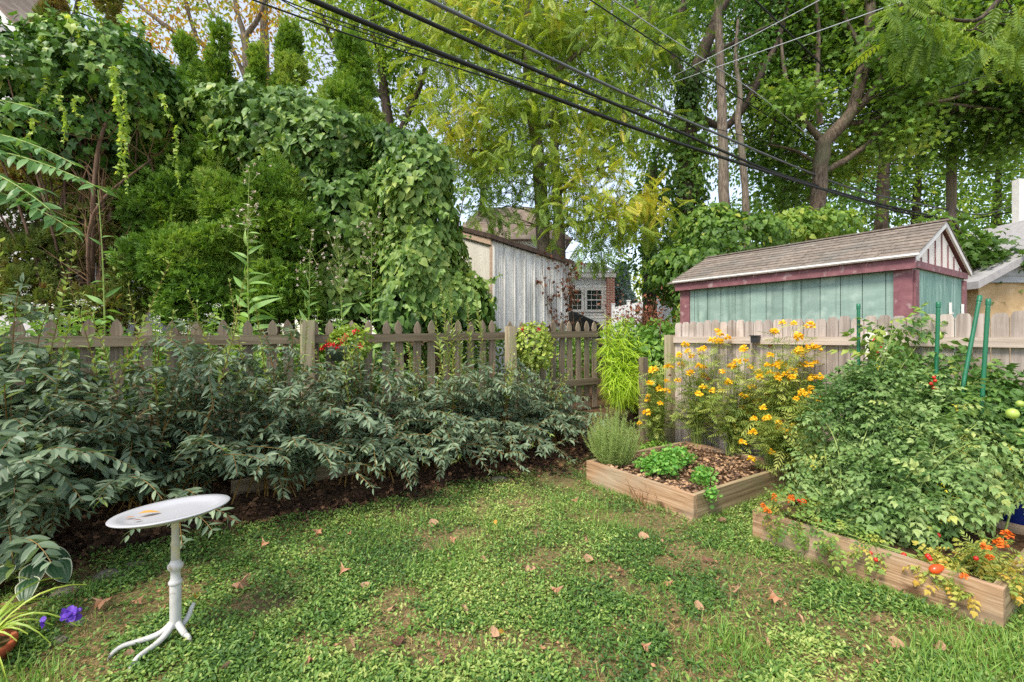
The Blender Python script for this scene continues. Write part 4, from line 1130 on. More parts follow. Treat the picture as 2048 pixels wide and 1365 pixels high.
def window(par, cx, cy, z0, z1, w, nx_, nz_, split=True):
    mb = MB(); t = .05
    for s_x in (-1, 1): mb.box((cx + s_x * (w / 2), cy - .03, (z0 + z1) / 2), X * t, Y * .03, UP * ((z1 - z0) / 2 + t))
    for zz in (z0, z1): mb.box((cx, cy - .028, zz), X * (w / 2 - t), Y * .03, UP * t)
    if split: mb.box((cx, cy - .026, (z0 + z1) / 2), X * (w / 2 - t), Y * .025, UP * .025)
    for i in range(1, nx_): mb.box((cx - w / 2 + w * i / nx_, cy - .02, (z0 + z1) / 2), X * .008, Y * .012, UP * ((z1 - z0) / 2 - t))
    for i in range(1, nz_):
        if split and i * 2 == nz_: continue
        mb.box((cx, cy - .0185, z0 + (z1 - z0) * i / nz_), X * (w / 2 - t), Y * .012, UP * .008)
    fr = mb.build('window', WTRIM, par)
    mb = MB(); mb.box((cx, cy - .022, (z0 + z1) / 2), X * (w / 2), Y * .004, UP * (z1 - z0) / 2); mb.build('pane', GLASS, fr)


window(hs, hx(1150), hd, hzv(622), hzv(579), hx(1165) - hx(1135), 3, 4)
window(hs, hx(1188), hd, hzv(622), hzv(579), hx(1205) - hx(1172), 3, 4)
window(hs, hx(1103) * 1.1, y2, H - (530 - HZ) * y2 / F, H - (490 - HZ) * y2 / F, .4, 2, 2)

# car in front of the wing, mostly hidden by the shed
cy_ = 16.0; cxx = lambda px: (px - CX) * cy_ / F
g0 = float(gz(cxx(1150), cy_))
CARP = plain('black_car_paint', '1e2024', .2, .6); CARG = plain('car_glass', '22332f', .08, .7); TYRE = plain('tyre_rubber', '1a1a1a', .8); CHR = plain('bright_trim', 'c8c8c8', .25, .7)
car = thing('parked_car', 'black parked car half hidden behind the grey shed', 'car', (cxx(1130), cy_, g0))
zt = H - (600 - HZ) * cy_ / F
xf = cxx(1206)                                                # front end at the right
prof = [(xf, g0 + .3), (xf + .02, g0 + .62), (xf - .12, g0 + .85), (xf - .95, zt - .42), (xf - 1.75, zt - .02), (xf - 2.1, zt + .04), (xf - 3.0, zt), (xf - 3.75, zt - .4), (xf - 4.3, zt - .48), (xf - 4.35, g0 + .3)]
mb = MB(); mb.prism([(a_, cy_ - .02, z_) for a_, z_ in prof], Y * 1.75, .5)
oc = mb.build('body', CARP, car); bv = oc.modifiers.new('bevel', 'BEVEL'); bv.width = .07; bv.segments = 3
mb = MB(); mb.prism([(xf - 1.12, cy_ - .03, zt - .42), (xf - 1.8, cy_ - .03, zt - .09), (xf - 2.1, cy_ - .03, zt - .05), (xf - 2.35, cy_ - .03, zt - .05), (xf - 2.35, cy_ - .03, zt - .43)], -Y * .012); mb.build('side_window', CARG, car)
mb = MB(); mb.tubes([(xf - 1.0, cy_ - .04, zt - .43), (xf - 1.75, cy_ - .04, zt - .06), (xf - 2.3, cy_ - .04, zt - .01)], .014, 5); mb.build('window_trim', CHR, car)
mb = MB(); mb.box((xf - 1.25, cy_ - .12, zt - .4), X * .1, Y * .08, UP * .06); om = mb.build('mirror', CHR, car); bv = om.modifiers.new('bevel', 'BEVEL'); bv.width = .03; bv.segments = 2
for xa in (.85, 3.5):
    mb = MB(); mb.lathe([(.01, -.1), (.3, -.1), (.33, -.06), (.33, .06), (.3, .1), (.01, .1)], (xf - xa, cy_ + .1, g0 + .33), 24, M=np.array([[1, 0, 0], [0, 0, 1], [0, -1, 0]])); mb.build('wheel', TYRE, car)
# white vinyl fence
vf = thing('vinyl_fence', 'white vinyl fence beyond the russet dried bush', 'fence', G(P(1240, 700, 19)))
p0, p1 = P(1226, 613, 19), P(1370, 583, 15.5); L = np.linalg.norm((p1 - p0)[:2])
VINYL = plain('white_vinyl', 'eceef0', .4, .5, var=.04)
ax = nrm((p1 - p0) * [1, 1, 0]); 
mb = MB(); zb0, zb1 = float(gz(p0[0], p0[1])), float(gz(p1[0], p1[1]))
mb.prism([[p0[0], p0[1], zb0], [p1[0], p1[1], zb1], p1 - UP * .05, p0 - UP * .05], np.array([.02, .04, 0])); mb.build('panel', VINYL, vf)
for t in np.linspace(0, 1, 5):
    c = p0 * (1 - t) + p1 * t; zb = zb0 * (1 - t) + zb1 * t; mb = MB(); mb.box([c[0], c[1] - .02, (c[2] + zb) / 2 + .05], X * .06, Y * .06, UP * ((c[2] - zb) / 2 + .02)); mb.box([c[0], c[1] - .02, c[2] + .09], X * .075, Y * .075, UP * .02); mb.build('post', VINYL, vf)

# house at the left edge: pale stucco wall and a white gable rake
STUCCO = texmat('pale_grey_stucco', [(.3, 'bdbab9'), (.7, 'd3d0ce')], (12, 12, 12), rough=.9, bump=.2)
hl = thing('house', 'pale stucco house with white roof rake at the far left', 'house', G(P(-200, 700, 9.5)))
d9 = 9.5; q = lambda px, py: P(px, py, d9)
mb = MB(); pts = [P(-500, 700, d9), P(105, 700, d9), P(105, 124, d9), P(35, 62, d9), P(-140, -110, d9), P(-500, -110, d9)]
pts[0][2] = pts[1][2] = .2; mb.prism(pts, Y * 4); mb.build('wall', STUCCO, hl)
mb = MB(); a, b_ = q(-140, -150), q(110, 122); mb.prism([a - Y * .35, b_ - Y * .35, b_ - Y * .35 - UP * .22, a - Y * .35 - UP * .26], Y * .3); mb.build('rake_board', WTRIM, hl)
mb = MB(); mb.prism([a - Y * .4 + UP * .0, b_ - Y * .4 + UP * .0 + X * .04, b_ - Y * .4 + UP * .06 + X * .04, a - Y * .4 + UP * .06], Y * 5); mb.build('roof', ROOFB, hl)

# garage at the right edge
GSID = texmat('grey_lap_siding', [(.3, 'a0a2a5'), (.7, 'b7b9bb')], (3, 3, 3), rough=.6, bump=.05)
TANST = texmat('tan_stucco', [(.3, 'a98f6a'), (.5, 'bda27a'), (.7, 'cdb692')], (4, 4, 4), rough=.9, bump=.25, spots=(1.2, '9c8260', .5, .75))
GROOF = texmat('grey_roof_edge', [(.3, '8f8d8f'), (.7, 'a9a6a6')], (10, 10, 10), rough=.8)
gd = 9.0; q = lambda px, py, o=0: P(px, py, gd) + Y * o
ga = thing('garage', 'tan stucco garage with grey gable siding at the right edge', 'garage', np.array([9.1, gd, 0]))
xl = q(1957, 0)[0]; zE_ = q(0, 566)[2]; xr = xl + 5.2; xm = (xl + xr) / 2; pit = (508 - 572) / (2048 - 1930) * -1
zR = zE_ + pit * (xm - xl)
mb = MB(); mb.box([xm, gd + 3, zE_ / 2], X * (xr - xl) / 2, Y * 3, UP * zE_ / 2); mb.build('stucco_wall', TANST, ga)
mb = MB(); z = zE_
while z < zR - .02:
    ze = min(z + .13, zR); f0, f1 = (z - zE_) / (zR - zE_), (ze - zE_) / (zR - zE_)
    xa, xb = xl + (xm - xl) * f0, xr - (xr - xm) * f0; xc, xd_ = xl + (xm - xl) * f1, xr - (xr - xm) * f1
    mb.faces([(xa, gd - .05, z), (xb, gd - .05, z), (xd_, gd - .03, ze), (xc, gd - .03, ze), (xa, gd - .03, z), (xb, gd - .03, z)], [(0, 1, 2, 3), (0, 4, 5, 1)], rng.random()); z = ze
mb.build('gable_siding', GSID, ga)
mb = MB()
for s_x in (-1, 1):
    xe = xm + s_x * ((xr - xl) / 2 + .3); zz = zE_ - .3 * pit
    mb.prism([(xe, gd - .3, zz + .02), (xm, gd - .3, zR + .04), (xm, gd - .3, zR + .2), (xe, gd - .3, zz + .16)], Y * 6.5)
mb.build('roof', GROOF, ga)
mb = MB(); mb.box([xl - .02, gd - .06, zE_ - .02], X * .03, Y * .03, UP * .05); mb.build('eave_corner', WTRIM, ga)

# white timber post with a brace
wp = thing('white_post', 'tall white timber post with a diagonal brace above the garage roof', 'post', G(P(2038, 700, 11.5)))
mb = MB(); a = P(2035, 360, 11.5); b_ = P(2038, 520, 11.5); mb.box([b_[0], 11.5, (a[2] + .0) / 2], X * .085, Y * .085, UP * a[2] / 2); mb.build('upright', WTRIM, wp)
mb = MB(); a, b_ = P(2026, 462, 11.5), P(1998, 502, 11.5); dx = nrm(b_ - a); mb.box((a + b_) / 2, dx * np.linalg.norm(b_ - a) / 2, Y * .05, np.cross(dx, Y) * .075); mb.build('brace', WTRIM, wp)
mb = MB(); mb.box(P(2012, 505, 11.52), X * .16, Y * .045, UP * .1); mb.box([P(2012, 0, 11.5)[0], 11.52, 1.6], X * .07, Y * .044, UP * 1.7); mb.build('bracket_board', WTRIM, wp)

# utility pole and cables
POLE = texmat('pole_wood', [(.25, '4d4036'), (.5, '75655a'), (.75, '8e7d70')], (18, 18, 1.2), rough=.9, bump=.4, spots=(1.5, '6c7048', .5, .75))
up_ = thing('utility_pole', 'weathered wooden utility pole behind the green shed', 'pole', G(P(1902, 700, 14)))
mb = MB(); tp = P(1903, 285, 14); b_ = G(P(1902, 700, 14)); trunk_mb(mb, [b_, (b_ + tp) / 2, tp], [.14, .13, .115], 12, 0); mb.build('pole_shaft', POLE, up_, True)
CABLE = plain('black_cable_sheath', '1d1e20', .5, .4); WIREL = plain('grey_bare_wire', 'a9aeb3', .4, .5)


def cable(label, pts, r, mat=None, name='utility_cable', n=40):
    pts = np.array([P(*p_) for p_ in pts]); t = np.linspace(0, len(pts) - 1, n)
    ip = np.stack([np.interp(t, np.arange(len(pts)), pts[:, k]) for k in range(3)], 1)
    for _ in range(4): ip[1:-1] = (ip[:-2] + 2 * ip[1:-1] + ip[2:]) / 4
    c = ip.mean(0); mb = MB(); mb.tubes(ip - c, r, 8); o = mb.build(name, mat or CABLE, None, True); o.location = c
    tag(o, label, 'cable', 'overhead cables')


cable('thickest black cable bundle, lowest of the three heavy ones', [(300, -150, 4.0), (618, 0, 5), (960, 140, 6.4), (1300, 269, 8.4), (1586, 361, 11), (1806, 427, 13.6), (1900, 442, 14)], .031)
cable('black cable bundle running above the thickest one', [(400, -190, 4.0), (757, 0, 5.2), (1040, 128, 6.6), (1300, 238, 8.4), (1531, 341, 11), (1751, 407, 13), (1897, 440, 14)], .027)
cable('grey sheened cable, uppermost of the three heavy ones', [(520, -170, 4), (856, 0, 5.3), (1080, 108, 6.7), (1300, 211, 8.6), (1582, 331, 11.4), (1714, 383, 13), (1897, 420, 14)], .024, plain('grey_cable_sheath', '5c5f62', .35, .5))
cable('thin black wire starting left of the heavy cables and joining the lowest', [(350, -60, 5), (505, 0, 5.4), (700, 71, 6), (900, 132, 6.8), (1076, 187, 7.4), (1300, 266, 8.5)], .011)
cable('fine twin wire between the thin black wire and the lowest bundle', [(400, -75, 5), (600, 16, 5.6), (915, 121, 6.8), (1050, 161, 7.2), (1200, 200, 8), (1560, 290, 11)], .008)
cable('fine wire close under the twin wire', [(420, -90, 5), (600, 24, 5.6), (800, 90, 6.3), (950, 135, 7), (1110, 196, 7.4)], .007)
cable('brown wire crossing the vine clad trunk', [(1000, -130, 7), (1179, 0, 8), (1348, 110, 9.4), (1502, 212, 11), (1700, 330, 13), (1760, 390, 13.8)], .012)
cable('grey wire right of the brown one', [(1100, -90, 7), (1226, 0, 8), (1348, 82, 9), (1505, 180, 10.6), (1640, 290, 12)], .010, WIREL)
cable('dark brown cable running down to the utility pole', [(1400, -120, 9), (1509, 0, 10), (1714, 198, 12.2), (1894, 318, 13.9)], .018)
cable('pale grey wire rising steeply to the right, upper one', [(1300, 180, 11), (1348, 152, 11), (1500, 75, 10.5), (1641, 0, 10), (1740, -60, 9.6)], .009, WIREL)
cable('pale grey wire rising to the right, lower one', [(1300, 182, 11), (1348, 165, 11), (1580, 83, 10.4), (1802, 4, 9.6), (1900, -40, 9)], .010, WIREL)
cable('pale level wire passing the top of the utility pole', [(1400, 283, 14), (1494, 289, 14), (1760, 286, 14), (1900, 281, 13.9), (2048, 268, 13), (2200, 255, 12)], .009, WIREL)
cable('dark sagging cable from the maple fork to the right edge', [(1648, 253, 12.2), (1720, 232, 12), (1798, 209, 11.5), (1920, 170, 10.6), (2048, 127, 9.6), (2200, 70, 8.5)], .016)
cable('looping cable from the pole to the white post', [(1905, 418, 14), (1935, 428, 13.6), (1970, 430, 13), (2010, 418, 12.4), (2048, 402, 12), (2150, 380, 11)], .018, plain('grey_cable_loop', '6a6c6c', .5))
cable('black cable from the pole base of cables to the right edge', [(1905, 440, 14), (1960, 436, 13.2), (2048, 420, 12), (2180, 395, 11)], .018)
cable('thin dark wire level with the middle of the pole', [(1700, 346, 15), (1900, 350, 14.1), (2048, 338, 13), (2200, 330, 12)], .010)

# ------------------------------------------------------------------ trees
WALM = foliage('walnut_leaf', ['52702a', '708d32', '8ca43a', 'aab742', 'cbbe46'], .5, .4)
YELM = foliage('yellowing_leaf', ['6d8a30', '8c9e38', 'a9a83e', 'bfa038', 'b68234'], .5, .42)
MAPM = foliage('maple_leaf', ['466428', '587a30', '6f923a', '8ea84a', 'b0b850'], .5, .4)
DARKM = foliage('dark_tree_leaf', ['3c6028', '4b7331', '5f873a', '779b45', '9caa48'], .5, .36)
LIMEM = foliage('lime_tree_leaf', ['557a2c', '6e9236', '87a640', 'a6b84a', 'bcbc50'], .5, .42)


def crown(mbl, mbt, limbs, blobs, ncl, nper, cr, size, tmpl, tint0=.5, droop=.35, tv=.12, tsc=.7, shell=2.4, twig=True):
    lp = np.vstack(limbs) if limbs else None
    vol = np.array([np.prod(r) ** .66 for _, r in blobs]); cnt = np.maximum(1, np.round(ncl * vol / vol.sum()).astype(int))
    for (c, r), m_ in zip(blobs, cnt):
        v = nrm(rnd(m_)); cc = c + v * r * (rng.random(m_) ** (1 / shell))[:, None]
        cc = cc + (np.stack([noise3(cc, .9, s_) for s_ in (1, 2, 3)], 1) - .5) * .9 * r.mean() * .6
        n_ = m_ * nper
        off = rnd(n_, 1) * np.array([cr, cr, cr * .6]); p = np.repeat(cc, nper, 0) + off
        dd = nrm(off) * .7 + rnd(n_, .45) - UP * droop; nh = UP * .9 + rnd(n_, .5)
        t_ = np.clip(tint0 + (noise3(p, tsc, 6) - .5) * .7 + rng.normal(0, tv, n_), .01, .99)
        mbl.inst(tmpl, p, frames(dd, nh), size * rng.uniform(.65, 1.2, n_), t_)
        if twig and lp is not None:
            for c_ in cc[::4]:
                dd_ = np.linalg.norm(lp - c_, axis=1) + np.maximum(0, lp[:, 2] - c_[2]) * .5; q_ = lp[np.argmin(dd_)]
                L = np.linalg.norm(c_ - q_)
                if L < .1: continue
                path = bez(q_, (q_ + c_) / 2 + UP * .12 * L + rnd(1, .06)[0] * L, c_, 7); mbt.tubes(path, np.linspace(min(.022, .006 + .007 * L), .003, 7), 4)


def tree(name, label, limbs, blobs, ncl, nper, cr, size, tmpl, mat, bark, cat='tree', group='trees beyond the fences', **kw):
    l0 = limbs[0][0][0]; base = np.array(l0, float)
    tr = thing(name, label, cat, base, group)
    mt, mtw, ml = MB(), MB(), MB(); ips = []
    for pts, rad in limbs: ips.append(trunk_mb(mt, pts, rad, 10, .015, 6))
    mt.build('trunk', bark, tr, True)
    crown(ml, mtw, ips, blobs, ncl, nper, cr, size, tmpl, **kw)
    if mtw.n: mtw.build('branches', bark, tr, True)
    ml.build('crown', mat, tr); return tr


def pl(d, *pp): return [P(a, b_, d if len(c_) == 0 else c_[0]) for a, b_, *c_ in pp]


def gb(px, d): return G(P(px, 700, d)) - UP * .1


# thin yellowing tree with open sky around it, back left
tree('sycamore_tree', 'open yellowing tree with bare grey limbs against the sky at the left',
     [([gb(500, 15)] + pl(15, (500, 300), (495, 110), (488, 70)), [.22, .17, .14, .12]), (pl(15, (488, 70), (470, 10), (455, -90)), [.09, .06, .04]), (pl(15, (490, 75), (520, 35), (548, -70)), [.09, .07, .05]),
      (pl(15, (493, 200), (400, 78), (350, 66), (275, 10), (225, -50)), [.09, .085, .07, .06, .05]), (pl(15, (392, 74), (372, 10), (362, -80)), [.07, .05, .04]), (pl(15, (492, 160), (450, 60), (420, 20), (400, -40)), [.07, .04, .03, .02])],
     [pblob(*q_) for q_ in ((320, 20, 15, 80, 50, 1.2), (430, 25, 15, 90, 55, 1.2), (300, 75, 15, 40, 30, .6), (540, 20, 15.5, 50, 40, .8), (430, 100, 15, 50, 30, .8), (540, 110, 15, 40, 40, .8), (470, 170, 15.5, 60, 40, 1), (380, -60, 15, 140, 60, 1.5), (360, 130, 15, 60, 40, 1))],
     300, 12, .26, .17, RH, YELM, BARK, tint0=.62, tv=.2)
tree('tree', 'straight grey trunk rising into the sky beside the spires',
     [([gb(530, 16.5)] + pl(16.5, (531, 200), (528, 60), (526, -120)), [.2, .16, .14, .12])], [pblob(560, -60, 16.5, 120, 50, 1), pblob(500, -80, 16.5, 100, 50, 1), pblob(575, 60, 16.5, 25, 50, .5)], 110, 11, .28, .16, RH, YELM, BARK, tint0=.5)
tree('tree', 'yellow green tree at the far top left above the stucco house',
     [([gb(60, 13)] + pl(13, (65, 300), (80, 100), (100, -60)), [.2, .16, .1, .05]), (pl(13, (75, 150), (150, 40), (165, -60)), [.08, .06, .04])],
     [pblob(*q_) for q_ in ((40, 15, 13, 110, 50, 1), (150, 0, 13, 100, 60, 1), (-60, 40, 13, 120, 120, 1.5), (250, -40, 13, 90, 50, 1), (260, 60, 14, 50, 40, .8))], 170, 12, .3, .16, RH, LIMEM, BARKD, tint0=.45)
tree('tree', 'yellow green tree directly behind the tallest arborvitae spire',
     [([gb(800, 13)] + pl(13, (790, 400), (770, 180), (740, 0), (720, -150)), [.2, .17, .13, .09, .05]), (pl(13, (785, 300), (850, 150), (880, 20)), [.1, .07, .04]), (pl(13, (770, 200), (660, 80), (620, -40)), [.08, .06, .03])],
     [pblob(*q_) for q_ in ((650, 40, 13, 60, 70, .9), (760, 40, 13, 120, 80, 1.3), (860, 60, 13, 80, 80, 1), (790, 150, 13, 70, 60, 1), (840, 200, 13.5, 40, 50, .6), (625, 150, 13, 22, 60, .5), (720, -70, 13, 200, 60, 1.5), (780, 240, 13.5, 40, 30, .6))],
     820, 13, .26, .16, RH, LIMEM, BARKD, tint0=.5, tv=.16)
# black walnut in the middle
tree('walnut_tree', 'black walnut with a straight trunk and feathery yellow green leaves in the middle',
     [([gb(1090, 11)] + pl(11, (1087, 480), (1078, 330), (1062, 200), (1052, 60), (1060, -120)), [.2, .17, .15, .14, .12, .08]), (pl(11, (1065, 230), (1010, 228), (985, 232)), [.05, .04, .02]), (pl(11, (1075, 315), (1010, 306), (960, 300), (920, 303)), [.06, .05, .035, .02]),
      (pl(11, (1060, 190), (1150, 110), (1230, 60)), [.07, .05, .03]), (pl(11, (1055, 120), (960, 60), (890, 20)), [.07, .05, .03]), (pl(11, (1082, 420), (1160, 350), (1230, 330)), [.06, .04, .02]), (pl(11, (1085, 460), (1190, 440), (1260, 430)), [.05, .035, .02]), (pl(11, (1070, 260), (1180, 230), (1280, 220)), [.06, .04, .02])],
     [pblob(*q_) for q_ in ((900, 70, 10.8, 100, 80, .9), (1020, 60, 10.8, 120, 90, 1), (1150, 70, 10.8, 120, 90, 1), (1260, 130, 10.8, 80, 90, .8), (900, 190, 10.6, 60, 80, .7), (960, 250, 10.8, 80, 60, .8), (1030, 180, 10.4, 90, 70, .7), (1130, 230, 10.6, 100, 80, .9), (1240, 250, 10.8, 90, 70, .8),
                            (1060, 330, 10.4, 90, 60, .6), (1160, 350, 10.6, 90, 70, .8), (1120, 430, 10.2, 70, 50, .5), (1200, 460, 10.4, 70, 50, .6), (1270, 420, 10.8, 70, 60, .7), (960, 330, 11, 60, 40, .6), (980, 430, 10.6, 45, 50, .5), (1230, 390, 10.2, 60, 40, .4), (1050, -60, 11, 260, 60, 1.4), (1340, 60, 11, 60, 70, .7), (1170, 510, 10, 30, 25, .3))],
     1150, 5, .24, .34, WALNUT, WALM, BARK, tint0=.48, droop=.38, tv=.14)
# vine-clad tree with dark limbs
tree('tree', 'dark limbed tree whose trunk is hidden under ivy',
     [([gb(1375, 12)] + pl(12, (1372, 450), (1374, 300), (1378, 175)), [.28, .24, .22, .2]), (pl(12, (1377, 180), (1345, 122), (1357, 40), (1385, -40), (1400, -120)), [.13, .12, .11, .1, .07]), (pl(12, (1380, 185), (1400, 118), (1424, 62), (1440, 20), (1470, -20), (1500, -120)), [.17, .16, .14, .13, .12, .08]),
      (pl(12, (1345, 122), (1290, 60), (1260, -30)), [.07, .05, .03]), (pl(12, (1400, 118), (1480, 80), (1560, 40)), [.06, .05, .03]), (pl(12.2, (1386, 230), (1450, 260), (1496, 206), (1527, 137), (1557, 84), (1580, 0)), [.1, .1, .09, .08, .06, .04]), (pl(12, (1345, 122), (1310, 100), (1300, 40), (1310, -40)), [.1, .08, .06, .04])],
     [pblob(*q_) for q_ in ((1330, 30, 12.8, 110, 70, 1.2), (1460, 30, 13.1, 110, 60, 1.2), (1420, 150, 13.3, 70, 60, .9), (1310, 140, 13.0, 50, 60, .7), (1480, 160, 13.5, 70, 60, .8), (1350, 260, 13.3, 50, 60, .6), (1400, -70, 13.0, 200, 60, 1.5), (1510, 250, 13.5, 60, 60, .8))],
     700, 13, .27, .16, RH, DARKM, BARKD, tint0=.5)
vine('ivy', 'ivy wrapped around the trunk of the dark limbed tree', gb(1375, 12), [pblob(*q_) for q_ in ((1372, 250, 11.9, 34, 90, .4), (1375, 380, 11.9, 40, 100, .45), (1370, 500, 11.8, 60, 80, .6), (1385, 180, 11.9, 26, 40, .3))], 2600, IVYL, .12, MAPM, tint0=.35, fill=.6)
# slender twin stems
tree('tree', 'slender pale trunk with a crooked second stem beside the vine clad tree',
     [([gb(1450, 11)] + pl(11, (1449, 430), (1446, 280), (1441, 150), (1437, 40), (1430, -120)), [.15, .125, .115, .1, .085, .06]), ([gb(1500, 11.2)] + pl(11.2, (1492, 400), (1484, 300), (1474, 240), (1482, 190), (1470, 120), (1476, 40)), [.1, .085, .08, .07, .06, .05, .03])],
     [pblob(*q_) for q_ in ((1440, -20, 11, 90, 50, .8), (1510, 90, 11.3, 50, 60, .6), (1400, 330, 11.6, 30, 40, .4))], 80, 12, .25, .14, RH, DARKM, BARK, tint0=.5)
# the big maple
tree('maple_tree', 'large spreading maple with a stout pale trunk and curved limbs above the green shed',
     [([gb(1615, 12)] + pl(12, (1628, 480), (1640, 350), (1648, 280)), [.24, .21, .19, .18]), (pl(12, (1648, 285), (1675, 258), (1705, 225), (1722, 160), (1738, 90), (1742, -20), (1750, -140)), [.17, .16, .15, .14, .13, .12, .08]),
      (pl(12, (1690, 240), (1735, 190), (1780, 140), (1830, 60)), [.08, .06, .05, .03]), (pl(12, (1646, 285), (1605, 240), (1570, 160), (1560, 60)), [.09, .07, .05, .03]), (pl(12.1, (1643, 345), (1690, 322), (1735, 290), (1765, 255), (1800, 210), (1825, 160), (1845, 100)), [.08, .075, .07, .065, .06, .05, .04]),
      (pl(12.2, (1685, 248), (1740, 245), (1800, 215), (1900, 200), (1960, 180), (2040, 150)), [.08, .07, .055, .04, .03, .02]), (pl(12, (1728, 140), (1800, 90), (1880, 60), (1960, 50)), [.06, .05, .04, .02]), (pl(12.3, (1800, 212), (1870, 205), (1960, 215), (2060, 225)), [.04, .04, .03, .02]), (pl(12.2, (1640, 330), (1590, 300), (1540, 290)), [.05, .03, .02]), (pl(12, (1700, 230), (1755, 175), (1786, 114), (1800, 20), (1810, -60)), [.12, .1, .08, .06, .04]), (pl(12, (1786, 150), (1870, 120), (1950, 110), (2040, 130)), [.06, .05, .035, .02]), (pl(12, (1640, 250), (1634, 160), (1638, 60), (1630, -20)), [.08, .06, .05, .03]), (pl(12.1, (1730, 110), (1690, 40), (1670, -40)), [.06, .05, .03]), (pl(12, (1605, 240), (1540, 200), (1500, 190)), [.05, .035, .02])],
     [pblob(*q_) for q_ in ((1790, 90, 11.2, 70, 50, .5), (1590, 190, 11.3, 60, 45, .5), (1840, 180, 11.2, 70, 40, .5), (1800, 270, 11.6, 60, 30, .4), (1900, 130, 11.0, 70, 40, .5), (1580, 60, 12.8, 90, 80, 1.2), (1680, 60, 13.2, 100, 80, 1.3), (1800, 60, 12.8, 110, 80, 1.3), (1920, 70, 12.5, 110, 80, 1.3), (2040, 80, 11.8, 90, 100, 1.2), (1560, 180, 13.2, 70, 60, .9), (1620, 160, 12.8, 60, 60, .7), (1800, 160, 13.2, 120, 60, 1), (1920, 180, 12.8, 110, 60, 1), (2040, 200, 12.5, 80, 70, .9), (1760, 260, 13.5, 90, 50, .8),
                            (1870, 260, 13.5, 100, 50, .8), (1560, 290, 13.5, 60, 60, .7), (1680, 330, 13.5, 60, 40, .6), (1780, -60, 13.0, 320, 70, 1.6), (1590, 370, 13.5, 60, 50, .6), (1980, 290, 13.2, 70, 50, .7))],
     3000, 14, .32, .14, MAPLE, MAPM, BARKM, tint0=.42, tv=.12)
# brighter trees further back on the right
for pxs, d, lab, mat_, t0, bls, nn in (
        (1830, 20, 'bright green tree behind the utility pole', LIMEM, .3, ((1800, 350, 20, 90, 80, 1.8), (1880, 400, 20, 90, 70, 1.8), (1760, 430, 20, 70, 50, 1.5), (1850, 300, 20.5, 90, 60, 1.6)), 330),
        (1990, 21, 'light green tree behind the white post', LIMEM, .42, ((1980, 330, 21, 90, 80, 2), (2060, 400, 21, 80, 90, 2), (1960, 440, 21, 70, 60, 1.6), (2040, 240, 21, 80, 70, 1.8)), 330),
        (1560, 19, 'shaded green tree seen between the maple and the slender trunk', DARKM, .45, ((1520, 380, 19, 90, 90, 2), (1600, 420, 19, 90, 70, 2), (1550, 300, 19.5, 90, 70, 2), (1680, 420, 19, 70, 60, 1.6), (1680, 340, 20, 80, 60, 1.6)), 380),
        (1300, 15, 'dark green tree filling the gap left of the vine clad trunk', DARKM, .42, ((1300, 440, 15, 45, 80, 1.1), (1325, 330, 15, 35, 80, .9), (1290, 520, 14.5, 45, 40, .9), (1330, 560, 14, 40, 50, .8)), 200),
        (960, 24, 'distant grey green tree above the cream shed wall', DARKM, .35, ((960, 380, 24, 40, 70, 1.6), (900, 320, 24, 70, 70, 2), (990, 300, 25, 50, 60, 2)), 150),
        (1290, 32, 'distant olive yellow tree behind the blue spruce', LIMEM, .5, ((1290, 575, 32, 45, 45, 2), (1330, 560, 32, 50, 60, 2)), 120)):
    tree('tree', lab, [([gb(pxs, d)] + pl(d, (pxs, 480), (pxs + 8, 330)), [.25, .2, .1])], [pblob(*q_) for q_ in bls], nn, 12, .4, .22 * max(1, d / 20), RH, mat_, BARKD, tint0=t0, tv=.14)
tree('tree', 'dense yellow green tree standing behind the walnut', [([gb(1120, 17)] + pl(17, (1120, 480), (1110, 330), (1100, 100), (1090, -60)), [.25, .2, .16, .1, .06])],
     [pblob(*q_) for q_ in ((960, 60, 17, 110, 80, 1.6), (1080, 40, 17.5, 120, 90, 1.8), (1200, 60, 17, 120, 90, 1.8), (1310, 40, 17, 90, 90, 1.6), (1000, 190, 17, 80, 60, 1.4), (1130, 190, 17.5, 100, 70, 1.6), (1270, 190, 17, 80, 70, 1.4), (1060, 300, 17, 80, 60, 1.4), (1170, 290, 17.5, 60, 50, 1.2), (1300, 300, 17, 50, 60, 1.2), (980, 310, 18, 50, 60, 1.2), (900, 20, 17, 80, 60, 1.4), (1100, -80, 17, 260, 60, 2))], 1350, 13, .34, .19, RH, LIMEM, BARKD, tint0=.42, tv=.16)
tree('tree', 'tall green tree filling the sky behind the large maple', [([gb(1760, 19)] + pl(19, (1760, 480), (1770, 300), (1780, 100), (1790, -60)), [.3, .25, .2, .12, .07])],
     [pblob(*q_) for q_ in ((1420, 40, 19, 110, 90, 2), (1540, 60, 19, 120, 100, 2), (1660, 60, 19.5, 120, 100, 2), (1780, 60, 19, 120, 100, 2), (1900, 80, 19, 120, 100, 2), (2030, 100, 19, 110, 120, 2), (1500, 200, 19, 100, 80, 2), (1640, 210, 19.5, 110, 80, 2), (1780, 210, 19, 110, 80, 2), (1910, 220, 19, 110, 80, 2), (2040, 250, 19, 90, 80, 2), (1430, 300, 19, 60, 60, 1.4), (1720, -70, 19, 380, 60, 2))], 1600, 13, .4, .21, RH, MAPM, BARKD, tint0=.62, tv=.16)
# far belt of woodland that reads as one mass
mbf = MB(); bls = [pblob(px, 520 + rng.normal(0, 15), 42, 130, 90 + rng.normal(0, 10), 4) for px in list(range(-600, 900, 130)) + list(range(1420, 3000, 130))]
bls += [pblob(px, 400 + rng.normal(0, 20), 45, 150, 110, 4) for px in list(range(1560, 3000, 150))]
crown(mbf, None, None, bls, 2000, 14, .8, .6, RH, tint0=.4, twig=False)
tag(mbf.build('woodland', DARKM), 'far belt of green woodland behind the houses', 'woodland', kind='stuff')
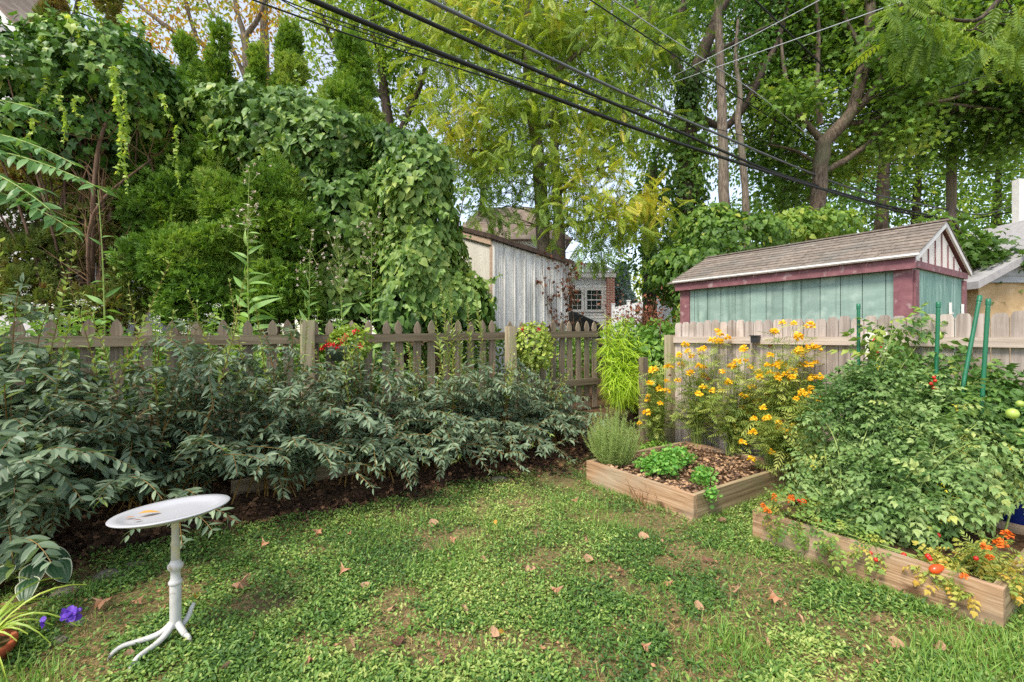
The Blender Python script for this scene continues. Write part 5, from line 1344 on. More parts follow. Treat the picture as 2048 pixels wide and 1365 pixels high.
# low maple branchlets beside the garage
tree('tree', 'young maple with layered dark leaves between the green shed and the garage',
     [([gb(1990, 9.6)] + pl(9.6, (1960, 560), (1930, 480), (1900, 430)), [.05, .04, .03, .015]), (pl(9.4, (1950, 540), (1900, 520), (1850, 500)), [.02, .015, .008]), (pl(9.3, (1958, 560), (1985, 530), (2010, 515)), [.015, .01, .006])],
     [pblob(*q_) for q_ in ((1930, 500, 9.5, 65, 35, .5), (1890, 470, 9.8, 50, 30, .4), (1985, 520, 9.2, 40, 16, .3), (1950, 550, 9.5, 50, 22, .3), (1920, 590, 9.6, 30, 30, .3))], 150, 10, .16, .14, MAPLE, MAPM, BARKD, tint0=.35, droop=.5)
# walnut branch hanging in from the right
tree('walnut_tree', 'walnut reaching in at the top right with pale drooping leaves and green nuts',
     [([G([9.5, 5.5, 0]), np.array([9.4, 5.5, 4.]), np.array([8.2, 5.6, 5.6]), P(2048, -60, 5.9)] + [P(1960, 45, 5.9), P(1900, 40, 5.8), P(1850, 10, 5.7)], [.2, .17, .1, .04, .025, .018, .01]), (pl(5.8, (1960, 45), (1945, 62), (1920, 60)), [.012, .01, .006])],
     [pblob(*q_) for q_ in ((1800, 50, 5.7, 50, 30, .3), (1860, 70, 5.7, 50, 30, .3), (2010, 60, 5.8, 40, 30, .3), (1990, 25, 5.8, 60, 20, .3), (1820, 5, 5.7, 50, 25, .3), (2030, 110, 5.8, 30, 25, .3), (2120, 20, 5.8, 60, 60, .5))],
     60, 3, .12, .36, WALNUT, WALM, BARKD, tint0=.38, droop=.9)
wt = [o for o in SC.objects if o.name.startswith('walnut_tree')][-1]
NUT = plain('green_walnut_husk', '8d9a4a', .6, .3)
for px, py in ((1825, 22), (1852, 20), (1862, 26), (1868, 25)):
    mb = MB(); a = np.linspace(0, PI, 9); r = .027; mb.lathe([(max(.0005, r * math.sin(t_)), -r * math.cos(t_) * 1.05) for t_ in a], P(px, py, 5.6), 14); mb.build('walnut', NUT, wt, True)

# blue spruce
sp_ = thing('blue_spruce', 'small blue grey spruce beside the brick corner', 'conifer', G(P(1245, 700, 21)))
mb = MB(); b_ = G(P(1245, 700, 21)); t_ = P(1244, 542, 21); trunk_mb(mb, [b_, t_], [.08, .02]); mb.build('trunk', BARKD, sp_)
bl = [(b_ * (1 - f_) + t_ * f_, np.array([.95 * (1 - f_) + .06] * 2 + [.35])) for f_ in np.linspace(.2, .97, 9)]
mb = MB(); shell_sprays(mb, bl, 9000, .24, .6, upw=.2); mb.build('foliage', foliage('blue_spruce_spray', ['7d9695', '9bb0ae', 'b9cac8'], .6, .1), sp_)

# vine tangle behind and left of the green shed, bramble in the gap
vine('vine_tangle', 'overgrown vine tangle behind the left end of the green shed', gb(1420, 9), [pblob(*q_) for q_ in ((1400, 560, 9, 70, 70, .6), (1345, 545, 9.2, 36, 55, .5), (1480, 480, 9.4, 80, 50, .6), (1420, 460, 9.6, 60, 60, .5), (1570, 460, 9.8, 60, 30, .5), (1362, 640, 8.6, 28, 60, .4), (1650, 450, 10, 60, 25, .5))], 5200, HEART, .10, MAPM, tint0=.42, hang=.7, fill=.6)
BRAM = foliage('bramble_leaf', ['557a2e', '6c943a', '89ad48', 'aac25a'], .45, .35)
vine('bramble', 'bushy green bramble filling the gap between the two fences', gb(1300, 6.6), [pblob(*q_) for q_ in ((1298, 715, 6.1, 42, 50, .2), (1270, 760, 6.8, 40, 60, .25), (1325, 770, 6.5, 34, 70, .25), (1262, 690, 7.1, 38, 34, .3), (1322, 685, 7.0, 34, 32, .3))], 2600, leaf(.55, .12, .2, 3), .085, BRAM, tint0=.42, hang=.35, fill=.8)
vine('green_hedge_growth', 'rough green growth seen through the pickets left of the middle post', gb(820, 5.9), [pblob(*q_) for q_ in ((760, 740, 5.7, 90, 60, .2), (900, 740, 6.1, 90, 60, .2), (650, 740, 5.3, 70, 60, .2), (960, 690, 6.5, 40, 40, .2))], 2600, leaf(.5, .12, .2, 3), .08, BRAM, tint0=.45, hang=.3, fill=.6)
vine('green_hedge_growth', 'rough green growth seen through the pickets at the left', gb(300, 4.6), [pblob(*q_) for q_ in ((480, 750, 4.8, 70, 70, .2), (330, 750, 4.4, 80, 70, .2), (180, 750, 4.0, 80, 70, .2), (20, 740, 3.8, 90, 80, .2), (1120, 730, 7.4, 80, 60, .2))], 3000, leaf(.45, .12, .2, 3), .075, BRAM, tint0=.4, hang=.3, fill=.6)
# russet dried bush
rb = thing('dried_bush', 'russet dried bush standing in front of the white vinyl fence', 'bush', gb(1290, 7.6))
ms, ml = MB(), MB(); b_ = gb(1290, 7.6)
for i in range(90):
    tp = P(1290 + rng.normal(0, 38), 628 + rng.normal(0, 14), 7.6 + rng.normal(0, .2)); p0 = b_ + rnd(1, .1)[0]; path = bez(p0, (p0 + tp) / 2 + rnd(1, .1)[0] + UP * .2, tp, 8); ms.tubes(path, np.linspace(.006, .002, 8), 3)
    k_ = 16; u_ = rng.integers(4, 8, k_); ml.inst(RH, path[u_] + rnd(k_, .06), frames(rnd(k_) - UP * .4, rnd(k_)), rng.uniform(.03, .08, k_), rng.random(k_))
ms.build('stems', STEMB, rb); ml.build('dry_leaves', foliage('russet_leaf', ['5a3226', '774333', '8f5a44', 'a06a50'], .8, .15, (1.2, 1.1, .8, 1), .2), rb)

# ------------------------------------------------------------------ herbs and flowers behind the picket fence
WEEDM = foliage('wild_lettuce_leaf', ['5f8a40', '749c4c', '8bb05c', 'a5c26e'], .5, .3)
WFLO = foliage('white_floret', ['d8cfc0', 'e6e0d4', 'efece4'], .7, .2, (1, 1, 1, 1))
PUFF = foliage('faded_seed_head', ['c0a790', 'd6c4b2', 'e6dccf'], .8, .2, (1, 1, 1, 1))


def tall_weed(px, y0, y1, d, lsz, label, heads=True, dark=False, nleaf=48):
    b_ = G(P(px, 700, d)); tp = P(px + rng.normal(0, 8), y1, d); w_ = thing('wild_lettuce', label, 'plant', b_, 'tall weeds behind the picket fence')
    path = bez(b_, (b_ + tp) / 2 + rnd(1, .04)[0], tp, 24); ms = MB(); ms.tubes(path, np.linspace(.011, .003, 24), 6)
    ml = MB(); zf = P(px, y0, d)[2]
    u_ = .16 + .78 * np.linspace(0, 1, nleaf) ** 1.35; P_ = np.stack([np.interp(u_ * 23, np.arange(24), path[:, k]) for k in range(3)], 1)
    a = np.arange(nleaf) * 2.4 + rng.normal(0, .2, nleaf); dd = np.stack([np.cos(a), np.sin(a), np.full(nleaf, .8) + rng.normal(0, .15, nleaf)], 1)
    sz = lsz * np.clip(1.35 - u_ * 1.35, .12, 1) * rng.uniform(.8, 1.1, nleaf)
    ml.inst(leaf(.26, .12, .95, 7, .45), P_, frames(dd, UP * .5 - Y * .6 + rnd(nleaf, .4)), sz, np.clip((.3 if dark else .55) + rng.normal(0, .12, nleaf), 0, 1))
    ms.build('stem', STEMG, w_); ml.build('foliage', WEEDM, w_)
    if heads:
        mst = MB()
        for i in range(34):
            q_ = path[rng.integers(17, 24)]; e = q_ + rnd(1, .09)[0] + UP * rng.uniform(.02, .16); mst.tubes(bez(q_, (q_ + e) / 2 - UP * .02, e, 5), .0018, 3)
            k_ = 9; mst.inst(RH, np.repeat(e[None], k_, 0), frames(rnd(k_) + UP * .6, rnd(k_)), rng.uniform(.014, .03, k_), rng.random(k_), 1)
        mst.build('flower_spray', [STEMG, PUFF], w_)


tall_weed(510, 660, 345, 4.75, .36, 'tallest wild lettuce with drooping bright green leaves and faded flower heads', nleaf=64)
tall_weed(205, 640, 380, 4.1, .26, 'dark leaved tall weed behind the left pickets', False, True, 34)
tall_weed(612, 660, 500, 5.2, .26, 'pale wild lettuce just left of the fence post with faded flowers')
tall_weed(685, 660, 500, 5.4, .26, 'wild lettuce behind the red geranium with faded flowers')
tall_weed(740, 660, 455, 5.5, .28, 'wild lettuce with a tall pale flower spray right of the red geranium')
for px, py, d, lab in ((40, 640, 3.7, 'white flowered snakeroot at the far left behind the pickets'), (120, 640, 3.9, 'white flowered snakeroot behind the second and third pickets'), (400, 640, 4.6, 'white flowered snakeroot low behind the middle of the left fence'), (330, 660, 4.4, 'small white flowered snakeroot behind the fourth picket'), (575, 690, 4.9, 'white flowered snakeroot beside the left fence post'), (640, 650, 5.2, 'white flowered snakeroot just right of the left fence post')):
    b_ = G(P(px, 700, d)); s_n = thing('snakeroot', lab, 'plant', b_, 'white flowered plants behind the picket fence')
    ms, ml, mf = MB(), MB(), MB(); 
    for i in range(16):
        tp = P(px + rng.normal(0, 34), py - rng.uniform(-30, 40), d + rng.normal(0, .12)); path = bez(b_ + rnd(1, .04)[0], (b_ + tp) / 2 + UP * .1, tp, 9); ms.tubes(path, np.linspace(.004, .0015, 9), 3)
        leaves_along(path, .07, .25, .085, OVATE, ml, .45, 60, .25, whorl=1.57)
        if i % 2 == 0:
            k_ = 26; q_ = tp + rnd(k_, .028) * [1, 1, .35]; mf = MB(); mf.inst(ROUND, q_, frames(rnd(k_), UP + rnd(k_, .3)), rng.uniform(.008, .014, k_), rng.random(k_)); mf.build('flower_cluster', WFLO, s_n)
    ms.build('stems', STEMG, s_n); ml.build('foliage', BRAM, s_n)

# hanging geraniums
GERL = foliage('geranium_leaf', ['6f9038', '8aa544', 'a5b552', 'bcc265'], .5, .3)
REDF = foliage('red_petal', ['b5121c', 'd02028', 'de3a3c'], .5, .25, (1.3, .6, .6, 1))
POTG = plain('green_basket', '3c4a36', .7)
for px, py, rpx, lab, reds in ((684, 692, 42, 'hanging geranium basket with bright red flowers on the left part of the picket fence', ((-28, -4), (-18, -2), (-10, 2), (2, -12), (8, -18), (-40, 4), (26, -28), (38, 0))), (1066, 692, 38, 'second hanging geranium basket with a few pink red flowers right of the middle post', ((-20, -34), (12, -32)))):
    c = fence_px(px, -.17); d = c[1]; ctr = P(px, py, d); r = rpx * d / F
    hb = thing('hanging_basket', lab, 'flower basket', ctr + UP * .0, 'geranium baskets on the picket fence')
    mb = MB(); mb.lathe([(.02, -r * .75), (r * .45, -r * .7), (r * .62, -.03), (r * .66, 0), (r * .6, 0), (r * .5, -.03), (.01, -.03)], ctr, 20); mb.build('basket', POTG, hb, True)
    mb = MB(); mb.tubes([ctr + U * r * .6, ctr + U * .14 + UP * r * .5, fence_px(px) + UP * (ctr[2] + r * .7) + U * .0 - fence_px(px)[2] * UP], .004, 5); mb.build('hook', DARKPL, hb)
    mb = MB(); shell_leaves(mb, [(ctr + UP * r * .1, np.array([r, r * .75, r * .9])), (ctr - UP * r * .5, np.array([r * .9, r * .6, r * .6]))], 900, ROUND, .042, tint0=.5, hang=.2, fill=.8); mb.build('foliage', GERL, hb)
    for fx, fy in reds:
        q_ = P(px + fx, py + fy, d - .16 - .02 * rng.random()); k_ = 16; mb = MB(); mb.inst(ROUND, q_ + rnd(k_, .013), frames(rnd(k_), -Y + rnd(k_, .5)), rng.uniform(.012, .022, k_), rng.random(k_)); mb.build('flower', REDF, hb)

# feathery chartreuse plants at the fence corner
CHART = foliage('chartreuse_leaf', ['8fb02c', 'a6c437', 'bcd348', 'd2dc66'], .5, .4)
fs_ = thing('feathery_plant', 'chartreuse feathery plant drooping at the end of the picket fence', 'plant', G(P(1235, 800, 6.0)))
ms, ml = MB(), MB()
for px, ty in ((1208, 640), (1218, 632), (1247, 632), (1255, 650), (1225, 690), (1250, 690), (1270, 720), (1283, 700), (1212, 740), (1232, 745), (1262, 750), (1280, 755), (1298, 690), (1300, 730), (1290, 770), (1200, 700), (1206, 770), (1275, 670), (1243, 720), (1222, 770), (1255, 775)):
    b_ = P(1246 + rng.normal(0, 10), 800, 6.0); tp = P(px, ty, 5.9 + rng.normal(0, .12)); path = bez(b_, np.array([tp[0] * .75 + b_[0] * .25, tp[1], tp[2] * .6 + b_[2] * .4]), tp, 26); ms.tubes(path, np.linspace(.006, .002, 26), 4)
    for wv in (0, 1.3): leaves_along(path, .026, .15, .19, leaf(.08, .1, .9, 4), ml, .5, 72, .15, .5, whorl=1.2 + wv, upn=.6)
ms.build('stems', STEMG, fs_); ml.build('foliage', CHART, fs_)

# ------------------------------------------------------------------ plants in the raised beds
ROSM = foliage('rosemary_needle', ['728a4a', '8ba35c', 'a5b972', 'bccb86'], .55, .3)
b_ = P(1228, 930, 4.25); b_[2] = .16
rs = thing('rosemary', 'upright rosemary bush in the left corner of the square raised bed', 'herb', b_)
ms, ml = MB(), MB()
for i in range(190):
    a = rng.random() * 2 * PI; k_ = math.sqrt(rng.random()); p0 = b_ + np.array([math.cos(a), math.sin(a), 0]) * .10 * k_
    tp = b_ + rnd(1, .035)[0] + np.array([math.cos(a), math.sin(a) * .9, 0]) * .25 * k_ + UP * (.5 - .24 * k_ ** 2) * rng.uniform(.75, 1.1)
    path = bez(p0, (p0 + tp) / 2 + np.array([math.cos(a), math.sin(a), 0]) * .06 * k_, tp, 14); ms.tubes(path, np.linspace(.0025, .0012, 14), 3)
    leaves_along(path, .011, .08, .032, NEEDLE, ml, .55, 48, -.1, .6, whorl=1.1, upn=.3)
ms.build('stems', STEMG, rs); ml.build('foliage', ROSM, rs)
PARS = foliage('parsley_leaf', ['4f8a34', '659c40', '7db04c', '9cc262'], .5, .3)


def herb(px, py, d, r, h, n, sz, label, name='parsley', mat=PARS, tm=None, z=.17):
    b_ = P(px, py, d); b_[2] = z; hb = thing(name, label, 'herb', b_); ms, ml = MB(), MB()
    for i in range(n):
        a = rng.random() * 2 * PI; k_ = math.sqrt(rng.random()); tp = b_ + np.array([math.cos(a), math.sin(a), 0]) * r * k_ + UP * h * (1.1 - .6 * k_) * rng.uniform(.6, 1.1)
        path = bez(b_ + rnd(1, .02)[0] * [1, 1, 0], (b_ + tp) / 2 + UP * .03, tp, 6); ms.tubes(path, .0016, 3)
        m_ = 7; ml.inst(tm or ROUND, tp + rnd(m_, .022), frames(rnd(m_) + UP * .2, UP + rnd(m_, .5)), rng.uniform(.5, 1.1, m_) * sz, np.clip(rng.normal(.5, .18, m_), 0, 1))
    ms.build('stems', STEMG, hb); ml.build('foliage', mat, hb)


herb(1318, 950, 3.95, .17, .14, 110, .032, 'bright green parsley spilling over the front board of the raised bed')
herb(1350, 915, 4.2, .17, .15, 90, .032, 'second parsley clump behind the first in the square raised bed')
herb(1405, 968, 3.62, .08, .1, 36, .03, 'small parsley clump near the front corner of the square raised bed')
herb(1408, 940, 3.85, .06, .07, 24, .026, 'tiny lime parsley tuft alone on the mulch')
herb(1422, 1000, 3.34, .04, .06, 14, .03, 'little sprig hanging over the right board of the square raised bed', z=.16)
herb(1320, 885, 5.0, .22, .16, 50, .05, 'brownish low weeds beside the rosemary outside the raised bed', 'low_weeds', BRAM, OVATE, .03)
# dried tuft in front of the bed
b_ = G(P(1305, 1015, 3.72)); dt = thing('dried_grass_tuft', 'dry brown grass tuft against the front board of the square raised bed', 'grass tuft', b_)
n = 260; az = rng.random(n) * 2 * PI; dd = np.stack([np.cos(az) * .6, np.sin(az) * .6, rng.uniform(.5, 1.4, n)], 1)
mb = MB(); mb.inst(BLADE, b_ + rnd(n, .045) * [1.4, 1, 0], frames(dd, rnd(n)), rng.uniform(.07, .24, n), rng.random(n)); mb.build('blades', foliage('dry_blade', ['7d5a40', '9c7652', 'b9966c'], .8, .15, (1.2, 1.1, .8, 1)), dt)

# marigolds
MARL = foliage('marigold_leaf', ['66803a', '809646', '9eae56', 'bcc068'], .5, .3)
MARF = foliage('marigold_petal', ['ecb010', 'f5c41c', 'fad22c', 'fde050'], .6, .3, (1.3, 1.3, .5, 1))
MARO = foliage('orange_petal', ['c8541a', 'de7020', 'ea8a2a'], .6, .25, (1.2, .9, .5, 1))
SPENT = foliage('spent_flower', ['5a3a22', '7a4a28', '9a5c2c'], .8, .05)


def petal_head(c, r, mb, up=None):
    up = UP if up is None else up
    k_ = 46; v = nrm(rnd(k_)); v = v[v[:, 2] > -.45]; k_ = len(v)
    mb.inst(rhomb(.75, -.1, .3, .7), c + v * r * .25 * [1, 1, .8], frames(v * [1, 1, .75] + rnd(k_, .15), UP + rnd(k_, .4)), r * .8 * rng.uniform(.8, 1.15, k_), np.clip(rng.normal(.5, .2, k_) + v[:, 2] * .15, 0, 1))


def marigold(px, d, ty, spread, nst, flowers, label, tall=1.0, pet=MARF, fr=.040, base=None, fol=1.0, fsz=1.0):
    b_ = P(px, 800, d) if base is None else base.copy()
    b_[2] = .17 if base is None else base[2]
    mg = thing('marigold', label, 'flower', b_, 'marigold plants'); ms, ml = MB(), MB(); tips = []
    if pet is MARF: flowers = list(flowers) + [(fx + rng.normal(0, 16), fy + abs(rng.normal(12, 22))) for fx, fy in flowers if rng.random() < .6]
    for (fx, fy) in flowers: tips.append((P(fx, fy, d - rng.uniform(.02, .3)), 1))
    for i in range(nst): tips.append((P(px + rng.normal(0, spread), ty + rng.random() * max(70, (880 - ty) * .75), d + rng.uniform(-.1, .12)), 0))
    for tp, fl in tips:
        p0 = b_ + rnd(1, .04)[0] * [1, 1, 0]; mid = np.array([p0[0] * .45 + tp[0] * .55, p0[1] * .45 + tp[1] * .55, p0[2] * .35 + tp[2] * .65]); path = bez(p0, mid + rnd(1, .03)[0], tp, 12)
        ms.tubes(path, np.linspace(.0045, .0018, 12), 4)
        k_ = int(17 * fol); u_ = rng.uniform(.2, .97, k_); q_ = np.stack([np.interp(u_ * 11, np.arange(12), path[:, k]) for k in range(3)], 1)
        dd = rnd(k_) * [1, 1, .4] + UP * .25; ml.inst(FEATHER, q_, frames(dd, UP + rnd(k_, .3)), fsz * rng.uniform(.07, .16, k_), np.clip(rng.normal(.55, .2, k_), 0, 1))
    ms.build('stems', STEMG, mg); ml.build('foliage', MARL, mg)
    for tp, fl in tips[:len(flowers)]:
        mb = MB(); petal_head(tp, fr * rng.uniform(.75, 1.2), mb); mb.build('flower', pet, mg)
    for i in range(max(1, len(flowers) // 6)):
        tp = tips[len(flowers) + i][0] + UP * .05; mb = MB(); petal_head(tp, fr * .5, mb); mb.build('spent_flower', SPENT, mg)


marigold(1395, 4.93, 690, 28, 16, [(1370, 690), (1358, 712), (1376, 703), (1340, 733), (1398, 733), (1410, 735), (1408, 752), (1402, 700), (1425, 680), (1436, 662), (1440, 670), (1455, 676), (1380, 746)], 'marigold at the left end of the board fence with scattered yellow heads')
marigold(1465, 4.56, 720, 34, 22, [(1462, 733), (1458, 765), (1485, 700), (1492, 722), (1488, 698), (1517, 746), (1500, 735), (1444, 744), (1425, 782), (1443, 782), (1518, 744), (1505, 775), (1487, 792), (1501, 790), (1512, 804), (1494, 825), (1468, 853)], 'marigold in the middle of the row with spent brown heads')
marigold(1545, 4.22, 700, 38, 26, [(1547, 662), (1540, 711), (1560, 728), (1552, 732), (1535, 731), (1568, 733), (1590, 705), (1596, 670), (1565, 647), (1587, 648), (1598, 700), (1585, 742), (1620, 652), (1622, 694), (1633, 698), (1555, 750), (1573, 750), (1600, 731), (1616, 730), (1632, 725), (1618, 760), (1638, 755), (1560, 792), (1564, 808), (1541, 806)], 'fullest marigold with the densest cluster of yellow heads')
marigold(1600, 4.02, 780, 30, 18, [(1603, 784), (1618, 790), (1638, 800), (1634, 823), (1620, 758), (1604, 790), (1606, 832), (1588, 852), (1560, 855), (1558, 846), (1530, 838), (1507, 838), (1505, 865), (1486, 885), (1543, 905), (1536, 836)], 'low spreading marigold beside the tomato vines', 1, MARF, .034)
marigold(1320, 5.15, 740, 14, 8, [(1312, 738), (1332, 735), (1304, 740), (1304, 738), (1296, 793), (1334, 782), (1335, 762), (1304, 742), (1293, 826)], 'thin marigold leaning in front of the vines at the gap in the fence', base=np.array([1.66, 5.3, .05]))
# nasturtium-like round leaves at the marigold foot
herb(1590, 890, 4.1, .14, .28, 16, .09, 'broad lime green leaves at the foot of the marigolds', 'squash_seedling', LIMEM, ROUND, .17)
# parsnip-like orange marigolds at the two corners of the long bed
TOML = foliage('tomato_leaf', ['4e6e36', '658546', '7e9b58', '98ad6c', 'b8bd64'], .5, .25, (1.2, 1.3, .75, 1))
TOMY = foliage('yellowing_tomato_leaf', ['567a38', '739444', '95aa50', 'b8b556', 'c9a648'], .55, .3)
STEMT = STEMG
CHERRY = plain('red_tomato_skin', 'c02a1c', .25, .5); GREENT = plain('green_tomato_skin', '9fb552', .3, .5); ORANT = plain('orange_tomato_skin', 'd8501f', .25, .5)


def bed2(a, c, z=.17):
    p = F2 - U * a + W * c; p[2] = z; return p


def fruit(par, c, r, mat, el=1.0, rz=0.0):
    a = np.linspace(0, PI, 11); M = np.array([[math.cos(rz), 0, math.sin(rz)], [0, 1, 0], [-math.sin(rz), 0, math.cos(rz)]])
    mb = MB(); mb.lathe([(max(.0004, r * math.sin(t_)), -r * math.cos(t_) * el) for t_ in a], c, 16, M=M); mb.build('tomato', mat, par, True)


TOMF = foliage('tomato_flower', ['d8c020', 'e8d23a'], .6, .3)


def tomato(base, blobs, nfr, label, mat=TOML, fruits=(), fsz=.16, tint0=.45, yfl=30, stems=14):
    tm = thing('tomato_plant', label, 'vegetable plant', base, 'tomato plants'); ms, ml = MB(), MB()
    vol = np.array([np.prod(r) ** .7 for _, r in blobs]); cnt = np.round(nfr * vol / vol.sum()).astype(int); cc = []
    for (c, r), m_ in zip(blobs, cnt):
        v = nrm(rnd(m_)); rr = rng.random(m_) ** (1 / 4.5); p = c + v * r * rr[:, None]; p = p + (noise3(p, 3, 4)[:, None] - .5) * v * .3 + (noise3(p, 7, 6)[:, None] - .5) * v * .16
        p[:, 2] = np.maximum(p[:, 2], .13)
        dd = v * .7 + rnd(m_, .45) - UP * .25; nh = v * .45 + UP * .8 + rnd(m_, .3)
        t_ = np.clip(tint0 + (noise3(p, 2.2, 3) - .5) * .7 + rng.normal(0, .17, m_), 0, .99); ml.inst(TOMATO, p, frames(dd, nh), fsz * rng.uniform(.6, 1.25, m_), t_); cc.append(p)
    cc = np.vstack(cc)
    for i in range(stems * 4):
        q_ = cc[rng.integers(len(cc))]; mid = (base + q_) / 2 + UP * .15 * min(1, max(0, (q_[2] - .35) / .4)) + rnd(1, .08)[0] * [1, 1, .3]; ms.tubes(bez(base + rnd(1, .05)[0] * [1, 1, 0], mid, q_, 10), np.linspace(.006, .002, 10), 4)
    for i in range(yfl):
        q_ = cc[rng.integers(len(cc))] + rnd(1, .02)[0] - Y * .05 + UP * .04; k_ = 9; ml.inst(RHN, q_ + rnd(k_, .012), frames(rnd(k_), rnd(k_)), .017, rng.random(k_), 1)
    ms.build('stems', STEMT, tm); ml.build('foliage', [mat, TOMF], tm)
    for (px, py, d, r, m_, *e) in fruits: fruit(tm, P(px, py, d), r, m_, *e)
    return tm


def wb(px, py, d, rx, ry, rd): return pblob(px, py, d, rx, ry, rd)


tomato(bed2(.35, .45), [wb(1715, 890, 3.3, 75, 115, .3), (P(1770, 950, 3.1), np.array([.32, .34, .34])), (P(1690, 975, 3.2), np.array([.2, .26, .24])), wb(1735, 790, 3.5, 50, 55, .25), wb(1800, 860, 3.2, 80, 100, .3)], 4300,
       'dense dark green tomato vine at the left of the long raised bed', fruits=[(1862, 768, 3.0, .012, CHERRY), (1868, 776, 3.0, .012, CHERRY), (1870, 762, 3.0, .011, CHERRY), (1874, 780, 3.0, .012, CHERRY), (1868, 755, 3.0, .011, CHERRY), (1856, 985, 2.7, .014, CHERRY)], fsz=.1, tint0=.42, yfl=60)
tomato(bed2(.6, .4), [(P(1800, 1020, 2.75), np.array([.3, .3, .2])), (P(1860, 1000, 2.7), np.array([.2, .24, .2])), (P(1900, 930, 2.8), np.array([.17, .24, .22])), wb(1870, 890, 3.0, 70, 60, .25), (P(1700, 1050, 2.85), np.array([.2, .2, .13]))], 2500,
       'tomato vine with cherry tomatoes sprawling over the front of the long raised bed', fruits=[(1856, 1113, 2.32, .013, CHERRY), (1860, 1118, 2.31, .011, CHERRY), (1808, 1110, 2.42, .012, CHERRY), (1804, 1112, 2.43, .011, CHERRY), (1742, 1106, 2.5, .011, CHERRY), (1752, 1120, 2.46, .011, CHERRY), (1606, 1005, 2.95, .022, ORANT), (1598, 1002, 2.96, .014, CHERRY), (1952, 1117, 2.22, .011, CHERRY), (1876, 1071, 2.5, .012, CHERRY)], fsz=.105, tint0=.45, yfl=34)
tomato(bed2(.85, .9), [wb(1960, 865, 3.1, 65, 75, .28), wb(2060, 850, 3.0, 65, 80, .3), wb(1930, 780, 3.2, 45, 40, .22), wb(2050, 880, 2.9, 50, 50, .2), wb(2170, 850, 2.9, 60, 90, .25)], 1700,
       'paler tomato vine with green tomatoes at the right edge', mat=TOMY, fruits=[(2025, 828, 2.62, .03, GREENT), (1880, 672, 3.3, .022, GREENT, 1.3), (2040, 808, 2.7, .02, GREENT)], fsz=.15, tint0=.3, yfl=10)
tomato(bed2(.2, .6), [wb(1755, 690, 3.45, 22, 35, .1), wb(1790, 700, 3.45, 24, 40, .1), wb(1775, 650, 3.45, 40, 22, .1), wb(1870, 690, 3.4, 28, 40, .12), wb(1810, 730, 3.4, 60, 30, .15)], 110, 'tall thin tomato shoot with curled leaves reaching above the fence top', mat=TOMY, fsz=.17, tint0=.25, yfl=0, stems=6)
tomato(bed2(.75, .12), [(bed2(.25, .1, .2), np.array([.16, .14, .08])), (bed2(.55, .1, .17), np.array([.2, .11, .06])), (bed2(.9, .12, .18), np.array([.18, .12, .07])), (bed2(1.05, .25, .2), np.array([.14, .2, .1])), (bed2(.98, -.02, .15), np.array([.06, .03, .06])), (bed2(.66, -.01, .17), np.array([.06, .03, .03]))], 950,
       'low yellowing tomato stems trailing over the front board of the long bed', mat=TOMY, fsz=.07, tint0=.4, yfl=0, stems=2)
c = F2 - U * .78 + W * .02; c[2] = .235; c = P(1873, 1138, 2.27)
rt = thing('ripe_tomato', 'large ripe orange red tomato resting on the edge of the long bed', 'tomato', c); a = np.linspace(0, PI, 14); M = np.array([[.35, 0, .93], [0, 1, 0], [-.93, 0, .35]])
mb = MB(); mb.lathe([(max(.0004, .021 * math.sin(t_) * (1 + .12 * math.cos(t_))), -.036 * math.cos(t_)) for t_ in a], c, 22, M=M); mb.build('fruit', ORANT, rt, True)
mb = MB(); k_ = 5; mb.inst(RHN, np.repeat((c + M @ np.array([0, 0, -.035]))[None], k_, 0), frames(rnd(k_) - X, rnd(k_)), .012, .3); mb.build('calyx', TOML, rt)
marigold(1540, 3.0, 1000, 22, 8, [(1548, 992), (1548, 1000), (1526, 1012), (1534, 1022), (1583, 996), (1582, 1000), (1638, 1030), (1636, 1042)], 'orange marigolds at the left corner of the long raised bed', pet=MARO, fr=.022, base=bed2(.08, .12), fol=.4, fsz=.5)
marigold(1990, 2.35, 1080, 30, 10, [(1972, 1095), (1996, 1088), (2004, 1086), (1980, 1115), (1928, 1153), (2015, 1070)], 'orange marigolds at the right corner of the long raised bed', pet=MARO, fr=.022, base=bed2(.98, .25), fol=.4, fsz=.5)

# stakes
GSTK = plain('green_coated_stake', '1f6a4a', .4, .5)
for (a, b_, lab) in (((1717, 608, 3.55), (1717, 720, 3.55), 'short upright green stake at the left of the tomatoes'), ((1877, 604, 3.15), (1872, 760, 3.15), 'upright green stake in the middle of the tomatoes'), ((1960, 592, 3.1), (1936, 720, 3.05), 'leaning green stake crossing behind the rightmost one'), ((1977, 598, 2.95), (1968, 740, 2.95), 'rightmost upright green stake')):
    p0, p1 = P(*a), P(*b_); dv_ = nrm(p0 - p1); foot = p1 - dv_ * (p1[2] - .1) / dv_[2]; st = thing('garden_stake', lab, 'stake', foot, 'green garden stakes')
    mb = MB(); zz = np.linspace(0, 1, 60)[:, None]; path = foot * (1 - zz) + (p0 - dv_ * .03) * zz; rr = .0115 + .0008 * (np.arange(60) % 2); mb.tubes(path, rr, 10); mb.build('rod', GSTK, st, True)
    mb = MB(); mb.tubes([p0 - dv_ * .04, p0 - dv_ * .02, p0], [.0145, .0145, .013], 12); mb.build('cap', GSTK, st, True)
# pots
BLUEG = texmat('cobalt_glaze', [(.3, '14215a'), (.7, '22368a')], (4, 4, 1.2), rough=.18, bump=.1, spec=.6)
TERRA = texmat('terracotta', [(.3, '9c4a30'), (.7, 'b5603f')], (8, 8, 8), rough=.8, bump=.1, spots=(5, 'c08a70', .6, .8))


